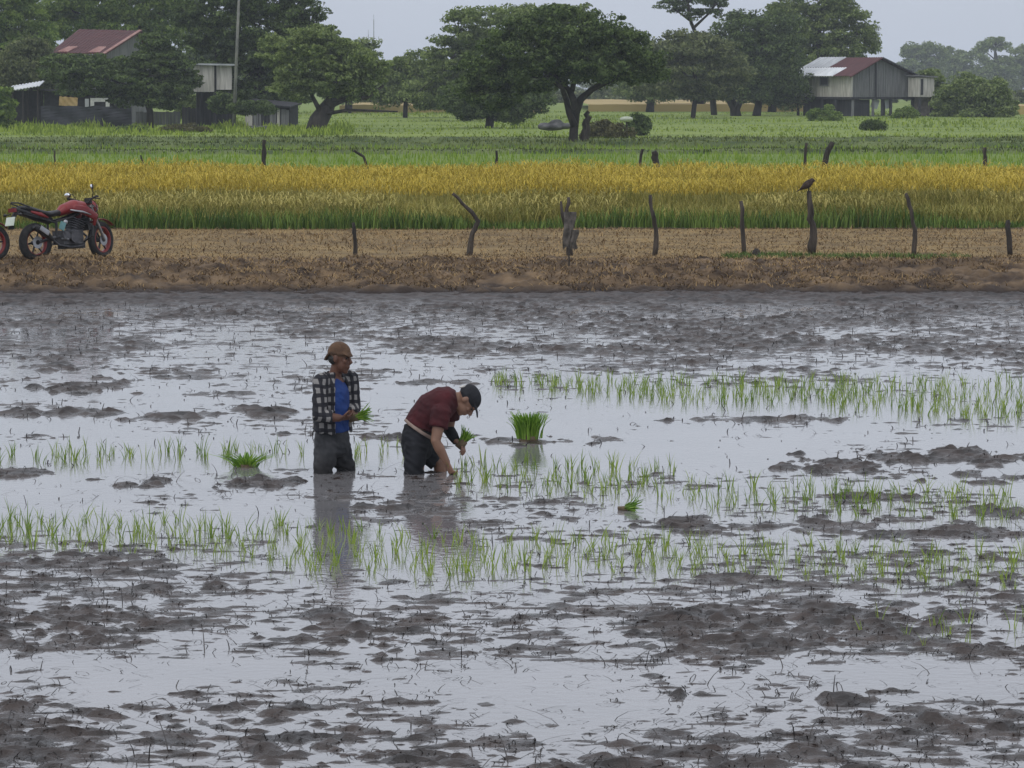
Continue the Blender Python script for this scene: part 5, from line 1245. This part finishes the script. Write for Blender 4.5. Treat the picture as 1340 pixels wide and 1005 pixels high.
m1.rotation_euler = (Matrix.Rotation(MRZ, 3, 'Z') @ Matrix.Rotation(-math.atan2(fz - zM, 1.32 * MS), 3, 'Y') @ Matrix.Rotation(R(-5), 3, 'X')).to_euler()
m2 = copy_tree(m1); gm2 = at(-2, 345, .33)
m2['label'] = 'second motorcycle at the left edge, only the tip of its front wheel in view'
fwp = at(-9, 345, .34)
m2.location = (fwp.x - 1.32 * MS * math.cos(R(24)), fwp.y - 1.32 * MS * math.sin(R(24)), zM); m2.rotation_euler = (R(-4), 0, R(24))
for ch in m2.children:
    pass

# ---------------------------------------------------------------- the bird
cb = aty(1058, 250, YF)
M_bird = mat('brown_feathers', (.022, .013, .009), (.055, .032, .022), rough=.85, scale=18, stretch=(1, 1, 1))
Bd = thing('bird', 'dark brown bird with lowered tail perched on the thick based grey post', 'bird', (cb.x, YF, cb.z))
kb = YF / FPX; q = lambda px, py, y=0: Vector(((px - 1058) * kb, y, (250 - py) * kb))
mb = MB(); mb.tube([q(1049, 247), q(1053, 244), q(1057, 241), q(1061, 237.5), q(1063, 236)], [.022, .05, .062, .046, .03], 12)
mb.ell(q(1062.5, 236.2), (.042, .035, .036)); mb.build('body', M_bird, Bd, remesh=.006, it=3)
mb = MB(); mb.tube([q(1050, 246.5), q(1046, 248.5), q(1042.5, 250.5)], [(.030, .014), (.036, .010), (.026, .006)], 8, side=(0, 1, 0)); mb.build('tail', M_bird, Bd, smooth=True)
for s in (-1, 1):
    mb = MB(); mb.tube([q(1060, 238.5, .045 * s), q(1055, 243, .062 * s), q(1047, 248, .036 * s)], [(.014, .030), (.016, .046), (.006, .014)], 8, side=(0, 1, 0)); mb.build('wing', M_bird, Bd, smooth=True)
    mb = MB(); mb.tube([q(1057.5, 245, .022 * s), q(1058.5, 248, .024 * s), q(1058, 250.2, .024 * s)], [.012, .007, .006], 6); mb.tube([q(1057, 250.1, .024 * s), q(1059.5, 250.1, .024 * s)], .006, 5); mb.build('leg', M_postdark, Bd, smooth=True)
mb = MB(); mb.tube([q(1065, 236.3), q(1066.3, 237), q(1066.6, 238)], [.014, .009, .002], 7); mb.build('beak', M_hair, Bd, smooth=True)

# ---------------------------------------------------------------- haze
mb = MB(); mb.box((0, 490, 14.5), (1000, 1060, 31.6)); 
M_haze = bpy.data.materials.new('haze'); M_haze.use_nodes = True; t_ = M_haze.node_tree; t_.nodes.clear()
pv = t_.nodes.new('ShaderNodeVolumePrincipled'); mo = t_.nodes.new('ShaderNodeOutputMaterial'); t_.links.new(pv.outputs[0], mo.inputs['Volume'])
pv.inputs['Density'].default_value = .00038; pv.inputs['Color'].default_value = (.86, .92, 1, 1)
hz = mb.build('haze', M_haze); tag(hz, kind='stuff')
